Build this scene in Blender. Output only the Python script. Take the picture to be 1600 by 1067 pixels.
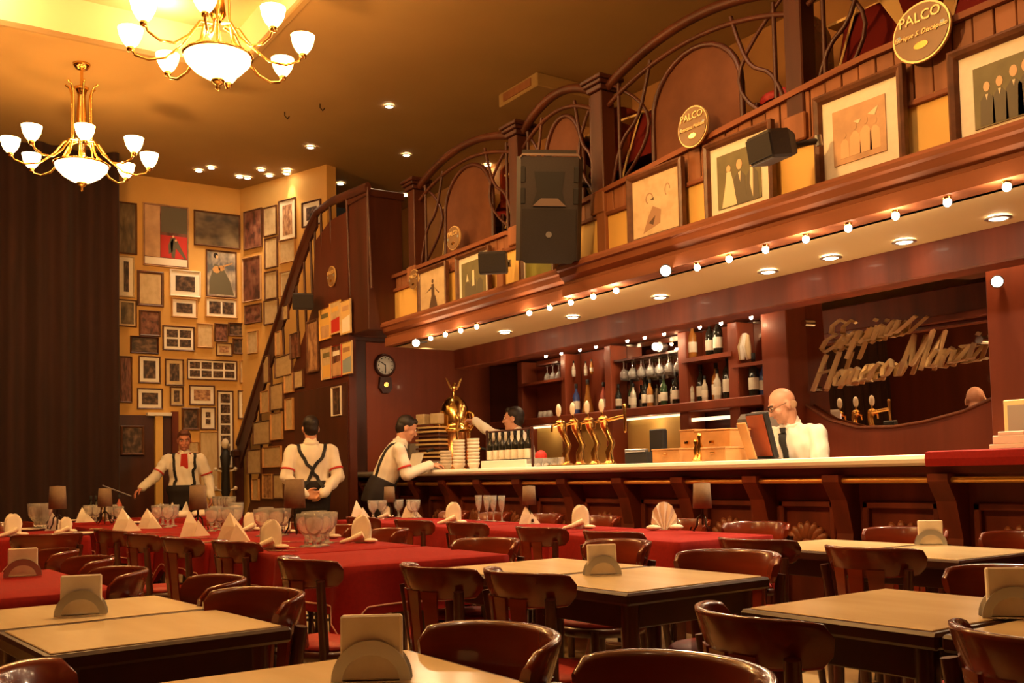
import bpy, math, random
from mathutils import Vector, Matrix
random.seed(7)
ORD = ['first', 'second', 'third', 'fourth', 'fifth', 'sixth', 'seventh', 'eighth', 'ninth', 'tenth', 'eleventh', 'twelfth', 'thirteenth', 'fourteenth', 'fifteenth', 'sixteenth', 'seventeenth']
for _o in list(bpy.data.objects): bpy.data.objects.remove(_o)
SC = bpy.context.scene; COL = SC.collection
PI = math.pi; R_ = math.radians
V = Vector
# ------------------------------------------------------------------ camera
FPX, PY0, ROLL, YAW, HC = 1560.0, 660.0, 0.022, R_(33.6), 1.15
PITCH = math.atan(80 / FPX)
_F0 = V((math.sin(YAW), math.cos(YAW), 0)); _R0 = V((math.cos(YAW), -math.sin(YAW), 0)); _U0 = V((0, 0, 1))
CF = _F0 * math.cos(PITCH) + _U0 * math.sin(PITCH)
_U1 = _U0 * math.cos(PITCH) - _F0 * math.sin(PITCH)
CR = _R0 * math.cos(ROLL) - _U1 * math.sin(ROLL)
CU = _U1 * math.cos(ROLL) + _R0 * math.sin(ROLL)
cam = bpy.data.cameras.new('camera'); camo = bpy.data.objects.new('camera', cam); COL.objects.link(camo)
cam.sensor_width = 36; cam.lens = 36 * FPX / 1600; cam.shift_y = (PY0 - 533.5) / 1600
cam.clip_start = 0.05; cam.clip_end = 100
mw = Matrix.Identity(4)
for i, c in enumerate((CR, CU, -CF)):
    for j in range(3): mw[j][i] = c[j]
mw.translation = (0, 0, HC); camo.matrix_world = mw
SC.camera = camo
def ray(x, y): return CF + CR * ((x - 800) / FPX) - CU * ((y - PY0) / FPX)
def onz(x, y, z):                    # the point of the horizontal plane z seen at pixel x, y of the survey photograph
    d = ray(x, y); return V((0, 0, HC)) + d * ((z - HC) / d.z)
def onx(x, y, X):
    d = ray(x, y); return V((0, 0, HC)) + d * (X / d.x)
def ony(x, y, Y):
    d = ray(x, y); return V((0, 0, HC)) + d * (Y / d.y)
# ------------------------------------------------------------------ world, exposure, lamps
W = bpy.data.worlds.new('world'); SC.world = W; W.use_nodes = True
W.node_tree.nodes['Background'].inputs[0].default_value = (1, .6, .3, 1)
W.node_tree.nodes['Background'].inputs[1].default_value = 0.02
vs = SC.view_settings; vs.view_transform = 'Standard'; vs.look = 'None'; vs.exposure = -0.62; vs.gamma = 1; vs.use_curve_mapping = False
WARM = (1.0, .50, .15); HALO = (1.0, .67, .36); COOLER = (1.0, .70, .40)
def lamp(kind, loc, power, color=WARM, radius=.03, to=None, angle=70, blend=.6):
    l = bpy.data.lights.new('lamp_light', kind); l.energy = power; l.color = color
    l.shadow_soft_size = radius
    o = bpy.data.objects.new('lamp_light', l); COL.objects.link(o); o.location = loc
    if kind == 'SPOT':
        l.spot_size = R_(angle); l.spot_blend = blend
        d = V(to) - V(loc); o.rotation_euler = d.to_track_quat('-Z', 'Y').to_euler()
    return o
CH_POS = [(2.18, 7.0, 4.00), (1.79, 9.9, 3.94), (2.1, 4.0, 4.12)]
for i, p in enumerate(CH_POS):                       # light of both chandeliers, above and below the bowl; third is unseen, without fixture
    lamp('POINT', (p[0], p[1], p[2] + .42), 55, WARM, .10)
    lamp('POINT', (p[0], p[1], p[2] - .34), 150 if i < 2 else 340, WARM, .06)
TRAY = (-1.0, 3.08, -1.0, 9.35, 5.1, .36)               # the lit recess in the ceiling
for y in (1.5, 3.5, 5.5, 7.6):
    lamp('POINT', (TRAY[1] - .35, y, 5.30), 14, COOLER, .05); lamp('POINT', (TRAY[0] + .9, y, 5.30), 14, COOLER, .05)
lamp('POINT', (.9, 9.0, 5.30), 20, COOLER, .05); lamp('POINT', (2.3, 9.0, 5.30), 18, COOLER, .05)
# ------------------------------------------------------------------ mesh building
class M:
    def __init__(s): s.v = []; s.f = []; s.sm = []
    def add(s, vs, fs, smooth=False):
        b = len(s.v); s.v += [tuple(v) for v in vs]; s.f += [tuple(b + i for i in f) for f in fs]; s.sm += [smooth] * len(fs); return s
    def box(s, x0, x1, y0, y1, z0, z1, b=0.0):
        c = V(((x0 + x1) / 2, (y0 + y1) / 2, (z0 + z1) / 2))
        return s.obox(c, (V((1, 0, 0)), V((0, 1, 0)), V((0, 0, 1))), (abs(x1 - x0) / 2, abs(y1 - y0) / 2, abs(z1 - z0) / 2), b)
    def obox(s, c, ax, h, b=0.0):
        c = V(c); b = min(b, .45 * min(h) * 2 / 2 * 2 * .5) if b else 0
        if not b:
            vs = [c + ax[0] * (i * h[0]) + ax[1] * (j * h[1]) + ax[2] * (k * h[2]) for i in (-1, 1) for j in (-1, 1) for k in (-1, 1)]
            return s.add(vs, [(0, 1, 3, 2), (4, 6, 7, 5), (0, 4, 5, 1), (2, 3, 7, 6), (0, 2, 6, 4), (1, 5, 7, 3)])
        vs = []; idx = {}
        for i in (-1, 1):
            for j in (-1, 1):
                for k in (-1, 1):
                    for a in range(3):
                        q = [h[0] - (a != 0) * b, h[1] - (a != 1) * b, h[2] - (a != 2) * b]
                        idx[(i, j, k, a)] = len(vs)
                        vs.append(c + ax[0] * (i * q[0]) + ax[1] * (j * q[1]) + ax[2] * (k * q[2]))
        fs = []; S = ((-1, -1), (1, -1), (1, 1), (-1, 1))
        for sg in (-1, 1):
            fs.append([idx[(sg, u, w, 0)] for u, w in (S if sg > 0 else S[::-1])])
            fs.append([idx[(w, sg, u, 1)] for u, w in (S if sg > 0 else S[::-1])])
            fs.append([idx[(u, w, sg, 2)] for u, w in (S if sg > 0 else S[::-1])])
        for p in (-1, 1):
            for q in (-1, 1):
                fs.append([idx[(p, q, -1, 0)], idx[(p, q, 1, 0)], idx[(p, q, 1, 1)], idx[(p, q, -1, 1)]][::p * q])
                fs.append([idx[(p, -1, q, 0)], idx[(p, 1, q, 0)], idx[(p, 1, q, 2)], idx[(p, -1, q, 2)]][::-p * q])
                fs.append([idx[(-1, p, q, 1)], idx[(1, p, q, 1)], idx[(1, p, q, 2)], idx[(-1, p, q, 2)]][::p * q])
        for i in (-1, 1):
            for j in (-1, 1):
                for k in (-1, 1): fs.append([idx[(i, j, k, 0)], idx[(i, j, k, 1)], idx[(i, j, k, 2)]][::i * j * k])
        return s.add(vs, fs)
    def rings(s, rs, caps=True, smooth=True, closed=False):
        n = len(rs[0]); vs = [p for r in rs for p in r]; fs = []
        m = len(rs)
        for i in range(m if closed else m - 1):
            for j in range(n): fs.append((i * n + j, i * n + (j + 1) % n, ((i + 1) % m) * n + (j + 1) % n, ((i + 1) % m) * n + j))
        s.add(vs, fs, smooth)
        if caps and not closed:
            s.add(rs[0], [tuple(range(n))[::-1]]); s.add(rs[-1], [tuple(range(n))])
        return s
    def cyl(s, p0, p1, r0, r1=None, n=12, smooth=True):
        return s.tube([p0, p1], [r0, r0 if r1 is None else r1], n, smooth)
    def tube(s, pts, r, n=8, smooth=True, closed=False, flat=1.0, up=None):
        pts = [V(p) for p in pts]; rs = []; m = len(pts); last = None
        for i, p in enumerate(pts):
            a = pts[(i - 1) % m] if (closed or i) else p; b = pts[(i + 1) % m] if (closed or i < m - 1) else p
            t = (b - a).normalized()
            if up is not None: u = V(up)
            elif last is None: u = V((0, 0, 1)) if abs(t.z) < .9 else V((1, 0, 0))
            else: u = last
            u = (u - t * u.dot(t)); u = u.normalized() if u.length > 1e-6 else t.orthogonal().normalized(); last = u; w = t.cross(u)
            rr = r[i] if isinstance(r, (list, tuple)) else r
            rs.append([p + u * (rr * math.cos(k * 2 * PI / n)) + w * (rr * flat * math.sin(k * 2 * PI / n)) for k in range(n)])
        return s.rings(rs, True, smooth, closed)
    def lathe(s, prof, n=16, o=(0, 0, 0), ax=None, smooth=True, caps=True):
        o = V(o); X, Y, Z = ax or (V((1, 0, 0)), V((0, 1, 0)), V((0, 0, 1)))
        return s.rings([[o + X * (r * math.cos(k * 2 * PI / n)) + Y * (r * math.sin(k * 2 * PI / n)) + Z * z for k in range(n)] for r, z in prof], caps, smooth)
    def ell(s, c, r, ax=None, n=12, m=8):
        r = (r, r, r) if isinstance(r, (int, float)) else r; c = V(c); X, Y, Z = ax or (V((1, 0, 0)), V((0, 1, 0)), V((0, 0, 1)))
        return s.rings([[c + X * (r[0] * math.sin(a) * math.cos(k * 2 * PI / n)) + Y * (r[1] * math.sin(a) * math.sin(k * 2 * PI / n)) - Z * (r[2] * math.cos(a)) for k in range(n)]
                        for a in [PI * (i + .04) / (m + .08) for i in range(m + 1)]])
    def cap(s, p0, p1, r0, r1, n=10):
        p0, p1 = V(p0), V(p1); d = p1 - p0; L = d.length; t = d.normalized() if L > 1e-6 else V((0, 0, 1)); u = t.orthogonal().normalized(); w = t.cross(u)
        rs = []
        for a in (-80, -50, -20, 0): rs.append((p0 + t * (r0 * math.sin(R_(a))), r0 * math.cos(R_(a))))
        for a in (0, 20, 50, 80): rs.append((p1 + t * (r1 * math.sin(R_(a))), r1 * math.cos(R_(a))))
        return s.rings([[c + u * (r * math.cos(k * 2 * PI / n)) + w * (r * math.sin(k * 2 * PI / n)) for k in range(n)] for c, r in rs])
    def prism(s, poly, o, ux, uy, n, d):                      # polygon in the plane ux, uy extruded by d along n
        o, ux, uy, n = V(o), V(ux), V(uy), V(n); k = len(poly)
        a = [o + ux * p[0] + uy * p[1] for p in poly]; b = [p + n * d for p in a]
        fs = [tuple(range(k))[::-1], tuple(range(k, 2 * k))] + [(i, (i + 1) % k, k + (i + 1) % k, k + i) for i in range(k)]
        return s.add(a + b, fs)
    def mesh(s, name):
        me = bpy.data.meshes.new(name); me.from_pydata(s.v, [], s.f); me.polygons.foreach_set('use_smooth', s.sm); me.update()
        import bmesh
        bm = bmesh.new(); bm.from_mesh(me); bmesh.ops.recalc_face_normals(bm, faces=bm.faces); bm.to_mesh(me); bm.free()
        return me
    def build(s, name, mat, parent=None):
        me = s.mesh(name)
        if mat: me.materials.append(mat)
        o = bpy.data.objects.new(name, me); COL.objects.link(o)
        if parent: o.parent = parent
        return o
def tag(o, label, cat, group=None):
    o['label'] = label; o['category'] = cat
    if group: o['group'] = group
    return o
def thing(name, label, cat, loc=(0, 0, 0), rz=0.0, group=None):
    o = bpy.data.objects.new(name, None); o.empty_display_size = .1; COL.objects.link(o); o.location = loc; o.rotation_euler = (0, 0, rz)
    return tag(o, label, cat, group)
def struct(o, label=None):
    o['kind'] = 'structure'
    if label: o['label'] = label
    return o
KIDS = {}
def dup(root, loc, rz, label, group=None):
    def kids(o):
        if o.name not in KIDS: KIDS[o.name] = list(o.children)
        return KIDS[o.name]
    def cp(o, par):
        c = o.copy(); COL.objects.link(c)
        if par: c.parent = par
        for ch in kids(o): cp(ch, c)
        return c
    r = cp(root, None); r.location = loc; r.rotation_euler = (0, 0, rz); r['label'] = label
    if group: r['group'] = group
    return r
# ------------------------------------------------------------------ materials
def nodes(m): return m.node_tree.nodes, m.node_tree.links
def mat(name, col, rough=.5, metal=0.0, noise=0.0, scale=8, stretch=(1, 1, 1), col2=None, coat=0.0, trans=0.0, ior=1.45, bump=0.0, spec=.5, sheen=0.0, coords='Object'):
    m = bpy.data.materials.new(name); m.use_nodes = True; N, L = nodes(m); b = N['Principled BSDF']
    b.inputs['Base Color'].default_value = (*col, 1); b.inputs['Roughness'].default_value = rough; b.inputs['Metallic'].default_value = metal
    b.inputs['Coat Weight'].default_value = coat; b.inputs['Coat Roughness'].default_value = .08
    b.inputs['Transmission Weight'].default_value = trans; b.inputs['IOR'].default_value = ior; b.inputs['Specular IOR Level'].default_value = spec
    b.inputs['Sheen Weight'].default_value = sheen
    if noise or col2 or bump:
        tc = N.new('ShaderNodeTexCoord'); mp = N.new('ShaderNodeMapping'); mp.inputs['Scale'].default_value = stretch
        nz = N.new('ShaderNodeTexNoise'); nz.inputs['Scale'].default_value = scale; nz.inputs['Detail'].default_value = 5
        L.new(tc.outputs[coords], mp.inputs[0]); L.new(mp.outputs[0], nz.inputs['Vector'])
        cr = N.new('ShaderNodeValToRGB'); c2 = col2 or tuple(max(0, c * (1 - noise)) for c in col)
        cr.color_ramp.elements[0].position = .35; cr.color_ramp.elements[1].position = .65
        cr.color_ramp.elements[0].color = (*c2, 1); cr.color_ramp.elements[1].color = (*col, 1)
        L.new(nz.outputs['Fac'], cr.inputs[0]); L.new(cr.outputs[0], b.inputs['Base Color'])
        if bump:
            bp = N.new('ShaderNodeBump'); bp.inputs['Strength'].default_value = bump; bp.inputs['Distance'].default_value = .01
            L.new(nz.outputs['Fac'], bp.inputs['Height']); L.new(bp.outputs[0], b.inputs['Normal'])
    return m
def emis(name, col, s):
    m = bpy.data.materials.new(name); m.use_nodes = True; N, L = nodes(m); b = N['Principled BSDF']
    b.inputs['Base Color'].default_value = (*col, 1); b.inputs['Emission Color'].default_value = (*col, 1); b.inputs['Emission Strength'].default_value = s
    try: m.cycles.emission_sampling = 'NONE'
    except Exception: pass
    return m
def picmat(name, c1, c2, c3, scale=3.0, seed=0.0):              # flat printed picture: soft blotches of three inks
    m = bpy.data.materials.new(name); m.use_nodes = True; N, L = nodes(m); b = N['Principled BSDF']; b.inputs['Roughness'].default_value = .55
    tc = N.new('ShaderNodeTexCoord'); mp = N.new('ShaderNodeMapping'); mp.inputs['Location'].default_value = (seed * 3.7, seed * 1.3, seed * 2.1)
    nz = N.new('ShaderNodeTexNoise'); nz.inputs['Scale'].default_value = scale; nz.inputs['Detail'].default_value = 2; nz.inputs['Distortion'].default_value = .15
    oi = N.new('ShaderNodeObjectInfo'); ad = N.new('ShaderNodeVectorMath'); ad.operation = 'ADD'
    cmb = N.new('ShaderNodeCombineXYZ'); ml = N.new('ShaderNodeMath'); ml.operation = 'MULTIPLY'; ml.inputs[1].default_value = 37.0
    L.new(oi.outputs['Random'], ml.inputs[0]); L.new(ml.outputs[0], cmb.inputs[0]); L.new(ml.outputs[0], cmb.inputs[2])
    L.new(tc.outputs['Generated'], mp.inputs[0]); L.new(mp.outputs[0], ad.inputs[0]); L.new(cmb.outputs[0], ad.inputs[1]); L.new(ad.outputs[0], nz.inputs['Vector'])
    cr = N.new('ShaderNodeValToRGB'); e = cr.color_ramp.elements
    e[0].position = .38; e[0].color = (*c1, 1); e[1].position = .66; e[1].color = (*c3, 1); k = e.new(.5); k.color = (*c2, 1)
    L.new(nz.outputs['Fac'], cr.inputs[0]); L.new(cr.outputs[0], b.inputs['Base Color'])
    return m
wood = dict(noise=.45, scale=6, stretch=(1, 1, .12), coat=.05, spec=.35)
wood2 = dict(noise=.4, scale=6, stretch=(1, 1, .12), spec=.3)
MT = {
 'mahogany': mat('mahogany', (.18, .034, .013), .5, **wood), 'mahogany_h': mat('mahogany_h', (.17, .034, .014), .42, noise=.45, scale=6, stretch=(1, .12, 1), coat=.05, spec=.35),
 'dark_wood': mat('dark_wood', (.075, .018, .009), .4, noise=.4, scale=6, stretch=(1, 1, .15)), 'panel': mat('panel', (.30, .062, .022), .45, noise=.3, scale=5, stretch=(1, 1, .08), coat=.04, spec=.35),
 'fascia_wood': mat('fascia_wood', (.33, .13, .055), .55, spec=.25, noise=.3, scale=9, stretch=(1, 1, .08)), 'fascia_h': mat('fascia_h', (.27, .09, .038), .6, spec=.2, noise=.3, scale=9, stretch=(1, .08, 1)),
 'frame_wood': mat('frame_wood', (.16, .062, .028), .4, noise=.4, scale=14, stretch=(1, 1, 1)), 'carve': mat('carve', (.26, .075, .028), .38, noise=.3, scale=20),
 'chair': mat('chair', (.22, .030, .009), .25, noise=.5, scale=5, stretch=(.25, .25, 1.6), coat=.55, spec=.3), 'chair_leg': mat('chair_leg', (.07, .015, .008), .3, noise=.3, scale=9, coat=.3),
 'seat_red': mat('seat_red', (.36, .02, .015), .55, noise=.2, scale=40), 'cloth': mat('cloth', (.27, .012, .010), .85, noise=.12, scale=60, spec=.2), 'cloth_stripe': mat('cloth_stripe', (.75, .45, .35), .7),
 'marble': mat('marble', (.86, .72, .45), .2, col2=(.66, .51, .28), scale=3.2, stretch=(1, .22, 1)), 'edge': mat('edge', (.05, .014, .008), .35, noise=.3, scale=9),
 'yellow': mat('yellow', (.80, .50, .13), .7, noise=.12, scale=2.5), 'ochre': mat('ochre', (.72, .42, .12), .8, noise=.15, scale=1.3), 'ceil': mat('ceil', (.38, .235, .085), .85, noise=.10, scale=1.2),
 'tray': mat('tray', (.85, .68, .36), .8), 'soffit': mat('soffit', (.55, .42, .22), .6, noise=.06, scale=2), 'floor': mat('floor', (.70, .52, .28), .25, noise=.12, scale=4),
 'curtain': mat('curtain', (.030, .007, .005), .85, noise=.3, scale=12, stretch=(1, 1, .1), sheen=.1), 'rail_wood': mat('rail_wood', (.085, .022, .009), .45, **wood2), 'wall_red': mat('wall_red', (.10, .020, .009), .45, noise=.3, scale=4, stretch=(1, 1, .1)),
 'white': mat('white', (.86, .80, .70), .6), 'paper': mat('paper', (.82, .74, .58), .7, noise=.06, scale=30), 'cream': mat('cream', (.66, .50, .28), .7, noise=.15, scale=14), 'napkin_print': mat('napkin_print', (.88, .80, .66), .75, col2=(.78, .69, .55), scale=18, stretch=(1, 1, .8)), 'red_hair': mat('red_hair', (.14, .045, .025), .6), 'napkin': mat('napkin', (.88, .80, .66), .75, noise=.05, scale=30),
 'shirt': mat('shirt', (.84, .77, .66), .75, noise=.06, scale=12), 'skin': mat('skin', (.60, .30, .19), .5), 'skin_red': mat('skin_red', (.56, .22, .14), .5), 'hair': mat('hair', (.02, .010, .007), .5, noise=.4, scale=60), 'black': mat('black', (.012, .010, .010), .6), 'trouser': mat('trouser', (.018, .012, .012), .8),
 'speaker': mat('speaker', (.035, .024, .022), .55, noise=.15, scale=90), 'speaker_trim': mat('speaker_trim', (.32, .24, .2), .3, metal=.6), 'grille': mat('grille', (.022, .016, .015), .7, noise=.4, scale=220),
 'brass': mat('brass', (.90, .55, .16), .18, metal=1), 'rail_brass': mat('rail_brass', (.85, .48, .12), .32, metal=.7), 'copper': mat('copper', (.75, .36, .14), .22, metal=1), 'chrome': mat('chrome', (.82, .78, .72), .12, metal=1), 'steel': mat('steel', (.5, .5, .5), .32, metal=.9), 'gold_letter': mat('gold_letter', (.90, .72, .44), .3, metal=.5),
 'glass': mat('glass', (1, .98, .95), .04, trans=.80, ior=1.42), 'mirror': mat('mirror', (.72, .62, .52), .015, metal=1), 'bottle_dark': mat('bottle_dark', (.02, .018, .012), .08, coat=.5), 'bottle_green': mat('bottle_green', (.03, .06, .02), .08, coat=.5), 'bottle_amber': mat('bottle_amber', (.40, .16, .03), .1, coat=.5), 'bottle_blue': mat('bottle_blue', (.05, .08, .25), .1, coat=.5), 'bottle_clear': mat('bottle_clear', (.62, .55, .42), .1, coat=.5), 'bottle_pink': mat('bottle_pink', (.5, .12, .08), .1, coat=.5),
 'shade': mat('shade', (.24, .16, .10), .8, noise=.1, scale=60), 'bronze': mat('bronze', (.06, .035, .02), .35, metal=.7), 'ceramic': mat('ceramic', (.72, .62, .48), .3), 'red': mat('red', (.55, .03, .02), .6), 'box_wood': mat('box_wood', (.62, .33, .12), .45, noise=.25, scale=9, stretch=(.1, 1, 1)), 'grey': mat('grey', (.25, .2, .15), .5), 'sign': mat('sign', (.24, .13, .05), .4, noise=.1, scale=8), 'sign_gold': mat('sign_gold', (.80, .58, .26), .35, metal=.3), 'blue_mark': mat('blue_mark', (.28, .36, .42), .5), 'ink': mat('ink', (.10, .055, .03), .7), 'ink_soft': mat('ink_soft', (.38, .22, .12), .7),
 'skin_print': mat('skin_print', (.74, .46, .24), .6), 'dress_print': mat('dress_print', (.80, .66, .42), .6), 'suit_print': mat('suit_print', (.12, .10, .06), .6), 'green_print': mat('green_print', (.20, .17, .07), .6, noise=.3, scale=6), 'sepia_print': mat('sepia_print', (.62, .38, .20), .6, noise=.25, scale=7), 'lime_print': mat('lime_print', (.26, .25, .05), .6, noise=.25, scale=5), 'dome': mat('dome', (.15, .055, .025), .7, noise=.3, scale=4, spec=.15), 'box_cloth': mat('box_cloth', (.10, .008, .006), .9, spec=.1),
 'yellow_cloth': mat('yellow_cloth', (.72, .50, .20), .8), 'wall_orange': mat('wall_orange', (.50, .24, .08), .8, noise=.2, scale=1.5),
 'bulb': emis('bulb', (1, .80, .52), 60), 'bulb_soft': emis('bulb_soft', (1, .78, .48), 18), 'spot_bulb': emis('spot_bulb', (1, .72, .40), 260), 'shade_glow': emis('shade_glow', (1, .66, .24), 22), 'strip_glow': emis('strip_glow', (1, .78, .42), 3.0), 'fridge_glow': emis('fridge_glow', (1, .90, .78), 2.2),
}
PIC = {'dark': picmat('pic_dark', (.025, .014, .010), (.07, .036, .022), (.20, .115, .065), 3.2), 'red': picmat('pic_red', (.06, .02, .012), (.18, .06, .035), (.28, .13, .075), 3), 'olive': picmat('pic_olive', (.06, .04, .018), (.13, .085, .036), (.22, .15, .07), 2.5), 'cream': picmat('pic_cream', (.54, .39, .21), (.60, .45, .25), (.64, .49, .28), 4), 'sepia': picmat('pic_sepia', (.22, .10, .05), (.42, .22, .11), (.58, .36, .19), 4), 'blue': picmat('pic_blue', (.10, .10, .11), (.34, .28, .22), (.60, .50, .38), 3), 'colour': picmat('pic_colour', (.45, .10, .03), (.70, .48, .18), (.75, .62, .38), 5)}
FX, FY, FZ = V((1, 0, 0)), V((0, 1, 0)), V((0, 0, 1))
# ------------------------------------------------------------------ the room
ZC = 5.1; XB = 4.8; XF = 4.6; XM = 6.75; YB = 13.2
struct(M().box(-4.2, 7.0, -2.7, 13.4, -.1, 0).build('floor', MT['floor']), 'pale polished floor under the tables')
x0, x1, y0, y1, zt, dz = TRAY
c = M()
c.box(-4.2, 7.0, y1, 13.4, zt, zt + .5); c.box(-4.2, 7.0, -2.7, y0, zt, zt + .5); c.box(-4.2, x0, y0, y1, zt, zt + .5); c.box(x1, 7.0, y0, y1, zt, zt + .5)
struct(c.build('ceiling', MT['ceil']), 'ochre plaster ceiling with a lit recess')
tr = M(); tr.box(x0 - .02, x1 + .02, y0 - .02, y1 + .02, zt + dz, zt + dz + .06)
tr.box(x0 - .01, x1 + .01, y1 - .012, y1 + .01, zt + .03, zt + dz); tr.box(x1 - .012, x1 + .01, y0, y1, zt + .03, zt + dz); tr.box(x0 - .01, x0 + .012, y0, y1, zt + .03, zt + dz)
struct(tr.build('ceiling_tray', MT['tray']), 'bright cream lining of the lit ceiling recess')
e = M(); e.box(x0, x1 + .05, y1 - .02, y1 + .05, zt - .03, zt + .03, .01); e.box(x1 - .02, x1 + .05, y0, y1, zt - .03, zt + .03, .01)
struct(e.build('trim_ceiling', MT['ceil']), 'thin plaster rim of the ceiling recess')
struct(M().box(-4.2, 4.45, YB, YB + .15, 0, ZC).build('wall_back', MT['ochre']), 'ochre back wall crowded with framed pictures')
D0, D1 = V((4.4, 13.2, 0)), V((4.98, 11.6, 0)); DU = (D1 - D0).normalized(); DN = V((DU.y, -DU.x, 0))       # the slanting wall
w = M(); w.obox((D0 + D1) / 2 + V((0, 0, ZC / 2)) - DN * .08, (DU, DN, FZ), ((D1 - D0).length / 2, .08, ZC / 2)); struct(w.build('wall_slant', MT['ochre']), 'ochre slanting wall beside the staircase')
struct(M().box(-4.2, -4.0, -2.7, 13.4, 0, ZC).build('wall_left', MT['wall_red'])); struct(M().box(-4.2, 7, -2.7, -2.5, 0, ZC).build('wall_front', MT['wall_red']))
struct(M().box(6.82, 7, -2.7, 13.4, 0, ZC).build('wall_right', MT['wall_orange']), 'orange wall behind the boxes above the bar')
# stage curtain: deep folds, hanging from ceiling to floor
cu = M(); n = 240; xa, xb = -4.0, 2.66; rs = []
for i in range(n + 1):
    t = i / n; x = xa + (xb - xa) * t; y = 12.45 + .05 * math.sin(t * 150) + .03 * math.sin(t * 61 + 1)
    rs.append((x, y))
vs_ = [V((x, y, z)) for z in (0.02, 2.5, ZC - .01) for x, y in rs] + [V((x, y + .03, z)) for z in (0.02, 2.5, ZC - .01) for x, y in rs]
k = n + 1; fs_ = []
for b in (0, 3 * k):
    for r in range(2):
        for i in range(n): fs_.append((b + r * k + i, b + r * k + i + 1, b + (r + 1) * k + i + 1, b + (r + 1) * k + i))
for r in range(2): fs_.append((r * k + n, 3 * k + r * k + n, 3 * k + (r + 1) * k + n, (r + 1) * k + n))
cu.add(vs_, fs_, True)
tag(cu.build('stage_curtain', MT['curtain']), 'tall dark maroon curtain closing off the left of the hall', 'curtain')
# ---- alcove behind the bar and the boxes (palcos) above
YL = 9.06
def strut(name, m, matn, label=None): return struct(m.build(name, MT[matn]), label)
strut('wall_bar_end', M().box(5.03, 6.82, 10.7, 10.9, 0, 3.0), 'panel', 'red wooden panelled end wall of the bar with the clock')
strut('trim_bar_end', M().box(4.78, 5.03, 10.62, 10.9, 0, 3.0, .01), 'dark_wood')
strut('soffit', M().box(4.58, 5.32, 0.6, YL, 2.46, 2.56), 'soffit', 'beige soffit with recessed spots over the bar counter')
strut('beam', M().box(5.30, 5.5, 0.6, YL, 2.26, 2.6, .01).box(5.34, 5.62, .6, YL, 2.30, 2.36, .01), 'mahogany', 'dark wooden beam behind the soffit')
strut('ceiling_alcove', M().box(5.4, 6.82, 0.6, 10.7, 2.74, 2.84), 'soffit')
strut('mezzanine_floor', M().box(4.72, 6.82, 0.6, YL, 2.92, 3.02), 'dark_wood')
strut('wall_back_bar', M().box(6.78, 6.84, 0.6, 10.7, 0, 3.0), 'wall_red')
# cornice over the bar in two lengths, the nearer one standing further out
def moulding(prof, ya, yb, matn, parent=None, name='cornice'):
    m = M(); m.prism(prof, (0, ya, 0), (1, 0, 0), (0, 0, 1), (0, 1, 0), yb - ya)
    return m.build(name, MT[matn], parent)
P = [(4.62, 2.70), (4.47, 2.70), (4.45, 2.675), (4.45, 2.65), (4.47, 2.64), (4.48, 2.60), (4.52, 2.57), (4.52, 2.55), (4.50, 2.54), (4.50, 2.46), (4.62, 2.46)]
struct(moulding(P, 5.95, YL, 'fascia_h', name='trim_cornice'), 'stepped wooden cornice over the far bar')
struct(moulding([(x - (.07 if x < 4.6 else 0), z) for x, z in P], 0.6, 5.95, 'fascia_h', name='trim_cornice'), 'stepped wooden cornice over the near bar')
strut('wall_fascia', M().box(4.62, 4.70, 0.6, YL, 2.68, 3.06), 'yellow', 'yellow band behind the framed pictures above the bar')
par = M().box(4.60, 4.68, 0.6, YL, 3.02, 3.05, .005).build('wall_parapet', MT['fascia_h']); struct(par, 'wooden boarded parapet of the boxes')
y = 0.62; i = 0
def ptop(y): return 3.36 if y < 3.4 else (3.36 - (y - 3.4) * .075 if y < 6.8 else 3.16)
while y < YL - .05:                                              # the parapet's upright boards
    wd = .112; M().box(4.612 + .004 * (i % 2), 4.66, y + .002, min(y + wd, YL) - .004, 3.05, ptop(y), .004).build('board', MT['fascia_wood'], par); y += wd; i += 1
r = M(); ys = [0.6 + (YL - .6) * k / 40 for k in range(41)]
for a, b in zip(ys, ys[1:]): r.prism([(a, ptop(a)), (b, ptop(b)), (b, ptop(b) + .035), (a, ptop(a) + .035)], (4.585, 0, 0), FY, FZ, FX, .09)
r.build('cap_rail', MT['fascia_h'], par)
for ya in (2.18, 3.35, 4.45, 5.62, 7.0, 7.7): M().box(4.59, 4.63, ya, ya + .10, 2.70, 3.06, .004).build('stile', MT['fascia_wood'], par)
# turned posts, arched handrails and art nouveau panels of the boxes
POSTS = [2.2, 3.85, 5.70, 6.82, 8.64]
for k, py in enumerate(POSTS):
    t = thing('balustrade_post', ['square wooden post of the boxes at the top right edge of the picture', 'square wooden post left of the nearest oval sign', 'square wooden post right of the big loudspeaker', 'square wooden post directly above the big loudspeaker', 'square wooden post furthest along the boxes'][k], 'post', (4.66, py, 3.05))
    hw = .065; h = 1.02
    M().box(-hw, hw, -hw, hw, 0, h - .1, .008).build('shaft', MT['rail_wood'], t)
    m = M()
    for w_, z0_, z1_ in ((.085, h - .1, h - .06), (.105, h - .06, h - .03), (.12, h - .03, h), (.09, h, h + .02)): m.box(-w_, w_, -w_, w_, z0_, z1_, .006)
    m.build('capital', MT['dark_wood'], t); M().box(-.08, .08, -.08, .08, 0, .16, .008).build('foot', MT['fascia_wood'], t)
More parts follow.
